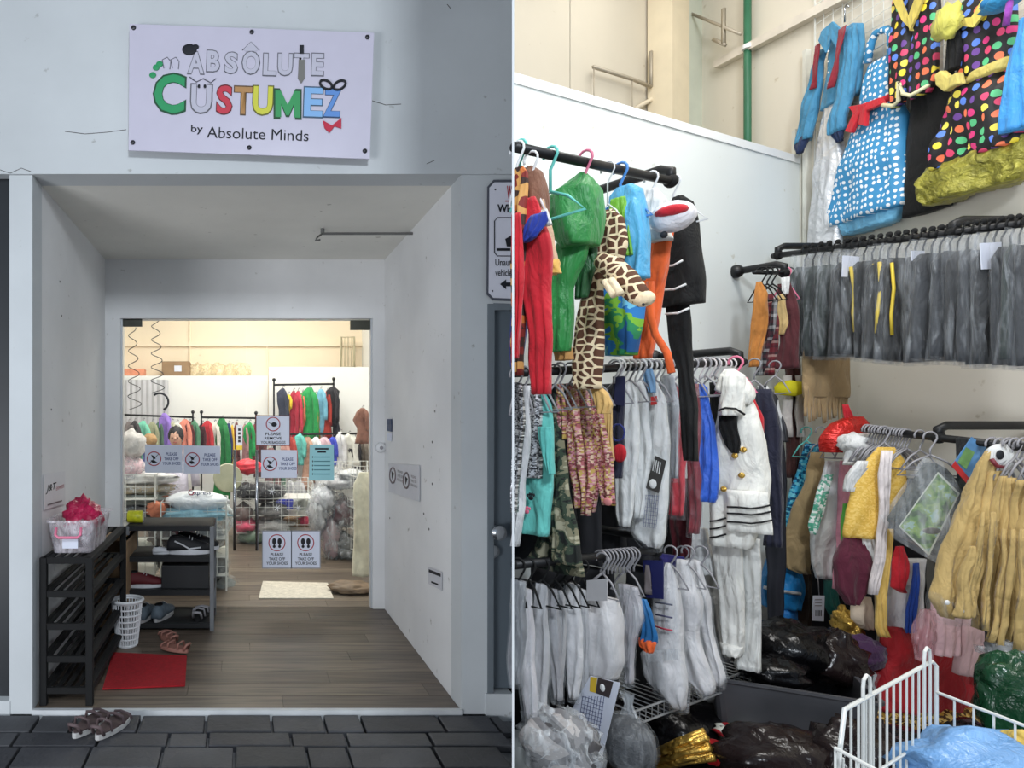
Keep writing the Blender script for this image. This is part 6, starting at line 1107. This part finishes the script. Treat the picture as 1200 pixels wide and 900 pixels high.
mb.tube([wb.px(888, 740, 0), wb.px(903, 770, 0), wb.px(890, 800, 0)], .004, 5); mb.tube([wb.px(886, 735, 0), wb.px(886, 802, 0)], .004, 5); mb.build('wire_end', MATS['tray_wire'], wb.root)
wb = G('wire_rack_panel', 'fanned grey wires of the rack below the tray', 'wire rack', None, onL(875, .35), YL, 815); mb = MB()
for i in range(10): x = 840 + i * 5; mb.tube([wb.px(x, 806, 0), wb.px(x + 3, 836, 0)], .003, 4)
mb.tube([wb.px(838, 806, 0), wb.px(886, 804, 0), wb.px(894, 838, 0)], .0045, 5); mb.build('wire_end', MATS['tray_wire'], wb.root)

# ---- floor heap
M_bb = mat('black_bag', (11, 10, 12), .3, 0, .3, 8, .5, 8); M_brb = mat('brown_bag', (30, 22, 22), .3, 0, .3, 8, .5, 8); 
for _m in (M_bb, M_brb): _m.node_tree.nodes['Principled BSDF'].inputs['Specular IOR Level'].default_value = .28; _m.node_tree.nodes['Principled BSDF'].inputs['Roughness'].default_value = .2
M_grb = mat('grey_bin', (74, 74, 78), .45)
def pR(x, y, Y): return wp(x, y, Y)
blob('round_plush', 'grey and white striped plush in clear bag at lower left of stock', 'toy', pR(657, 872, 1.86), (.09, .10, .085), camo('plush_marble', [(70, 68, 70), (120, 118, 120), (176, 170, 168), (206, 200, 198)], 9), .3, 3, 26, wrap=M_bagm)
blob('dark_ball_bag', 'dark grey ball shaped bagged item tied at the top', 'bag', pR(736, 872, 2.0), (.074, .08, .088), mat('dark_knit', (66, 68, 72), .8, 0, .2, 40, .8, 90), .06, 5, 22, wrap=M_bagd)
tw = G('bag_tie', 'knotted clear neck of the dark ball bag', 'bag neck', None, ((736 - CX) / F * 2.0, 2.0), YL, 836); tw.cloth('neck', [(812, 726, 744), (826, 732, 740), (840, 728, 746)], M_bagm, th=.03, k=3, nr=8)
gf = G('gold_foil_bundle', 'bundle of gold foil strips in clear wrap on the heap', 'foil', None, ((798 - CX) / F * 2.15, 2.15), YL, 875)
for i in range(9): a = i * 4.6; gf.tube('strip', [(764 + a * .2, 884 + i * 2.0, -.02 * (i % 3)), (795 + a * .3, 868 + i * 3, -.03 - .02 * (i % 2)), (826 + a * .3, 856 + i * 4, -.02 * (i % 3))], .011, M_gold, n=5)
blob('red_shoe_pack', 'red item with black stripe among the dark bags', 'pack', pR(848, 884, 2.15), (.06, .05, .035), mat('pack_red', (176, 24, 32), .4, 0, .2), .3, 3); blob('red_shoe_pack', 'second red item to the right leaning upright', 'pack', pR(868, 876, 2.2), (.025, .04, .06), MATS['pack_red'], .3, 6)
blob('green_trinket', 'small green and red beaded trinket bag on the heap', 'pack', pR(864, 858, 2.3), (.07, .05, .02), speckle('beads', [(40, 120, 60), (160, 30, 40), (220, 220, 210), (30, 30, 30)], 60), .4, 2)
blob('brown_bag', 'dark brown shiny plastic bag before the grey bin', 'bag', pR(915, 893, 2.02), (.17, .12, .10), M_brb, .35, 7, 26); blob('black_bag', 'glossy black bag in front of the zebra piece', 'bag', pR(1005, 890, 1.95), (.12, .10, .10), M_brb, .4, 9, 26)
bn = tub('grey_bin', 'dark grey plastic bin holding black glossy bags', 'bin', (2.03, 2.42, .12), .46, .40, .30, M_grb, .12, math.radians(-28)); 
for i, (x, y, r) in enumerate(((925, 762, (.15, .13, .10)), (975, 772, (.10, .09, .09)), (908, 786, (.10, .09, .05)))):
    blob('black_bag', ('black glossy bag heaped at the back of the grey bin', 'black bag at the right of the grey bin', 'black bag at left edge of the grey bin', 'dark flat bag at the front of the grey bin')[i], 'bag', pR(x, y, 2.50 - .06 * i), r, M_bb if i != 1 else M_brb, .4, 12 + i, 24)
z_ = G('zebra_costume', 'black and white zebra striped piece in clear bag', 'costume', None, onR(1016, .5), 0, 800); z_.ball('body', 1014, 800, (.055, .05, .085), stripes('zebra', [(16, 16, 18), (16, 16, 18), (190, 190, 190)], .07), lump=.3, seed=4); z_.ball('clear_cover', 1014, 802, (.062, .06, .10), M_bagd, lump=.3, seed=4)
blob('purple_pouch', 'dark purple cloth behind the zebra striped piece', 'cloth', pR(1010, 765, 2.5), (.07, .06, .06), fab((60, 26, 66)), .3, 2)
blob('green_bag', 'glossy dark green plastic bag at the lower right', 'bag', pR(1190, 825, 1.85), (.07, .08, .13), mat('green_bag', (20, 66, 40), .2, 0, .35, 6, 1.0, 10), .3, 3, 28)
blob('clear_bundle', 'clear bag of grey items behind the white wire bin', 'bag', pR(1190, 772, 2.0), (.05, .06, .04), mat('grey_items', (120, 124, 128), .5, 0, .4, 20), .5, 3, 22, wrap=M_bagm)
blob('blue_bag', 'light blue plastic sheet bag inside the white wire bin', 'bag', (1.62, 1.38, .60), (.16, .12, .085), mat('bag_blue', (120, 168, 220), .25, 0, .2, 8, .9, 12), .3, 5, 26); blob('clear_bag', 'crumpled clear bag beside the blue one in the wire bin', 'bag', (1.62, 1.22, .55), (.22, .10, .09), mat('bag_greyclear', (128, 132, 140), .2, 0, .4, 10, 1.0, 12), .5, 8, 28, wrap=M_bagm)
blob('yellow_cloth', 'yellow cloth at far right of the white wire bin', 'cloth', (1.66, 1.36 , .655), (.04, .04, .04), fab((216, 184, 90)), .4, 2)
for i, (x, y, Y, r, m) in enumerate(((668, 800, 2.2, (.10, .10, .2), M_bb), (800, 860, 2.45, (.18, .14, .14), M_bb), (705, 858, 2.25, (.14, .1, .12), M_bb), (870, 830, 2.65, (.10, .12, .2), M_bb), (1070, 885, 2.05, (.14, .12, .07), M_bb), (1140, 880, 2.0, (.10, .10, .08), M_bb))):  # black bags added to keep the shaded background of the heap dark
    blob('black_bag', ('large added black bag as shade filler behind the leftmost bagged sets', 'added black filler bag under the grey wire tray', 'added black filler bag behind the dark ball bag', 'added black filler bag between the wire rack and the grey bin', 'added black filler bag below the red skirt', 'added black filler bag behind the white wire bin')[i], 'bag', pR(x, y, Y), r, m, .3, 20 + i, 20)
dk = [(640, 'left'), (668, 'middle'), (700, 'right')]
for i, x in enumerate((655, 685, 715, 745, 775)): garment('added dark garment standing in for wall shade, %s' % ('behind the camouflage', 'behind the second waistcoat', 'behind the last waistcoat', 'behind the white shirts', 'behind the chef apron')[i], x, [(450, x - 14, x + 14), (520, x - 18, x + 18), (660, x - 20, x + 20)], mat('shade_filler', (38, 38, 42), .9, 0, .1), 434, d=.14, name='filler_garment', hang=None, group='dark shade fillers behind the middle rail')  # dark garments added in place of the shade on the wall behind
for i, x in enumerate((640, 690, 750)): garment('added dark coat standing in for low wall shade, %s' % ('behind the leftmost bagged sets', 'behind the quilted set', 'behind the trouser sets')[i], x, [(665, x - 16, x + 30), (760, x - 18, x + 34), (880, x - 16, x + 34)], mat('shade_filler', (38, 38, 42), .9), 660, d=.14, name='filler_coat', hang=None, group='dark shade fillers low on the partition')  # dark coats put in for the shade below the lowest rail
for i, (x, a, b) in enumerate(((918, 640, 800), (950, 560, 800), (1000, 560, 820), (1060, 560, 760), (1120, 560, 760), (1170, 560, 800))): garment('added dark garment for shade at the right wall, %s' % ('in the corner', 'behind the khaki jacket', 'behind the maroon skirt', 'behind the green picture pack', 'behind the pink dress', 'behind the tan jackets')[i], x, [(a, x - 22, x + 22), ((a + b) / 2, x - 26, x + 26), (b, x - 28, x + 28)], mat('shade_filler', (38, 38, 42), .9), a, d=.16, name='filler_garment', hang=None, on=GR, yaw=math.radians(-45), group='dark shade fillers close to the right wall')  # dark fillers added for the shade between costumes and right wall

# ---- white wire bin in the foreground
root = empty('wire_bin', (0, 0, 0), 0, 'white wire bin with looped top wires in the right foreground', 'wire basket')
B_ = Vector((1.628, 1.50)); zt2 = .80; A_ = Vector((1.155, 1.245)); zb2 = .34
def z_of(p, y): return zat(y, p.y)
mb = MB(); n = 15; sh = .075
top = [A_ + (B_ - A_) * t for t in (0, .08, 1)]
mb.tube([(A_.x, A_.y, zb2), (A_.x, A_.y, zt2 - .16), (A_.x + .035, A_.y + .018, zt2 - .005), (B_.x - .01, B_.y, zt2), (B_.x, B_.y, zt2 - .01), (B_.x, B_.y, zb2)], .0042, 8)
for i in range(1, n): t = i / n; p = A_ + (B_ - A_) * t; mb.tube([(p.x, p.y, zb2), (p.x, p.y, zt2 - (.0 if t > .08 else .1))], .0024, 6)
for z in (zb2, zt2 - .17, zt2 - .33): mb.tube([(A_.x, A_.y, z), (B_.x, B_.y, z)], .0032, 6)
for t0 in (.24, .86):
    p, q = A_ + (B_ - A_) * t0, A_ + (B_ - A_) * (t0 + .066); m_ = (p + q) / 2
    mb.tube([(p.x, p.y, zt2 - .17), (p.x, p.y, zt2 + .02), (p.x * .8 + m_.x * .2, p.y * .8 + m_.y * .2, zt2 + .035), (m_.x, m_.y, zt2 + .042), (q.x * .8 + m_.x * .2, q.y * .8 + m_.y * .2, zt2 + .035), (q.x, q.y, zt2 + .02), (q.x, q.y, zt2 - .17)], .0032, 8)
mb.build('back_panel', M_wire, root, smooth=False)
C_ = B_ + Vector((.02, -.52)); zr = zt2 - .072; D_ = A_ + Vector((.02, -.50))
for nm, P, Q, zt3, nn in (('right_panel', B_, C_, zr, 14), ('left_panel', A_, D_, zr, 12), ('front_panel', D_, C_, zr, 14)):
    mb = MB(); mb.tube([(P.x, P.y, zt3), (Q.x, Q.y, zt3)], .0038, 8)
    for i in range(nn + 1): t = i / nn; p = P + (Q - P) * t; mb.tube([(p.x, p.y, zb2), (p.x, p.y, zt3)], .0022, 6)
    for z in (zb2, zt3 - .13): mb.tube([(P.x, P.y, z), (Q.x, Q.y, z)], .003, 6)
    mb.build(nm, M_wire, root)
MB().prism([(p.x, p.y) for p in (A_, B_, C_, D_)], 'z', zb2 - .01, zb2).build('bottom', M_wire, root)
for p in (A_, B_, C_, D_): MB().tube([(p.x, p.y, 0), (p.x, p.y, zb2)], .008, 8).build('leg', M_wire, root)

for nm, a, b, l in (('filler_garment', 450, 660, 'added dark garment for wall shade at the left end of the middle rail'), ('filler_coat', 680, 860, 'added dark coat for wall shade at the left end below the lowest rail')):
    garment(l, 618, [(a, 603, 632), ((a + b) / 2, 602, 636), (b, 602, 636)], MATS['shade_filler'], a, d=.2, name=nm, hang=None)  # more dark filler over the pale wall, in place of its shade
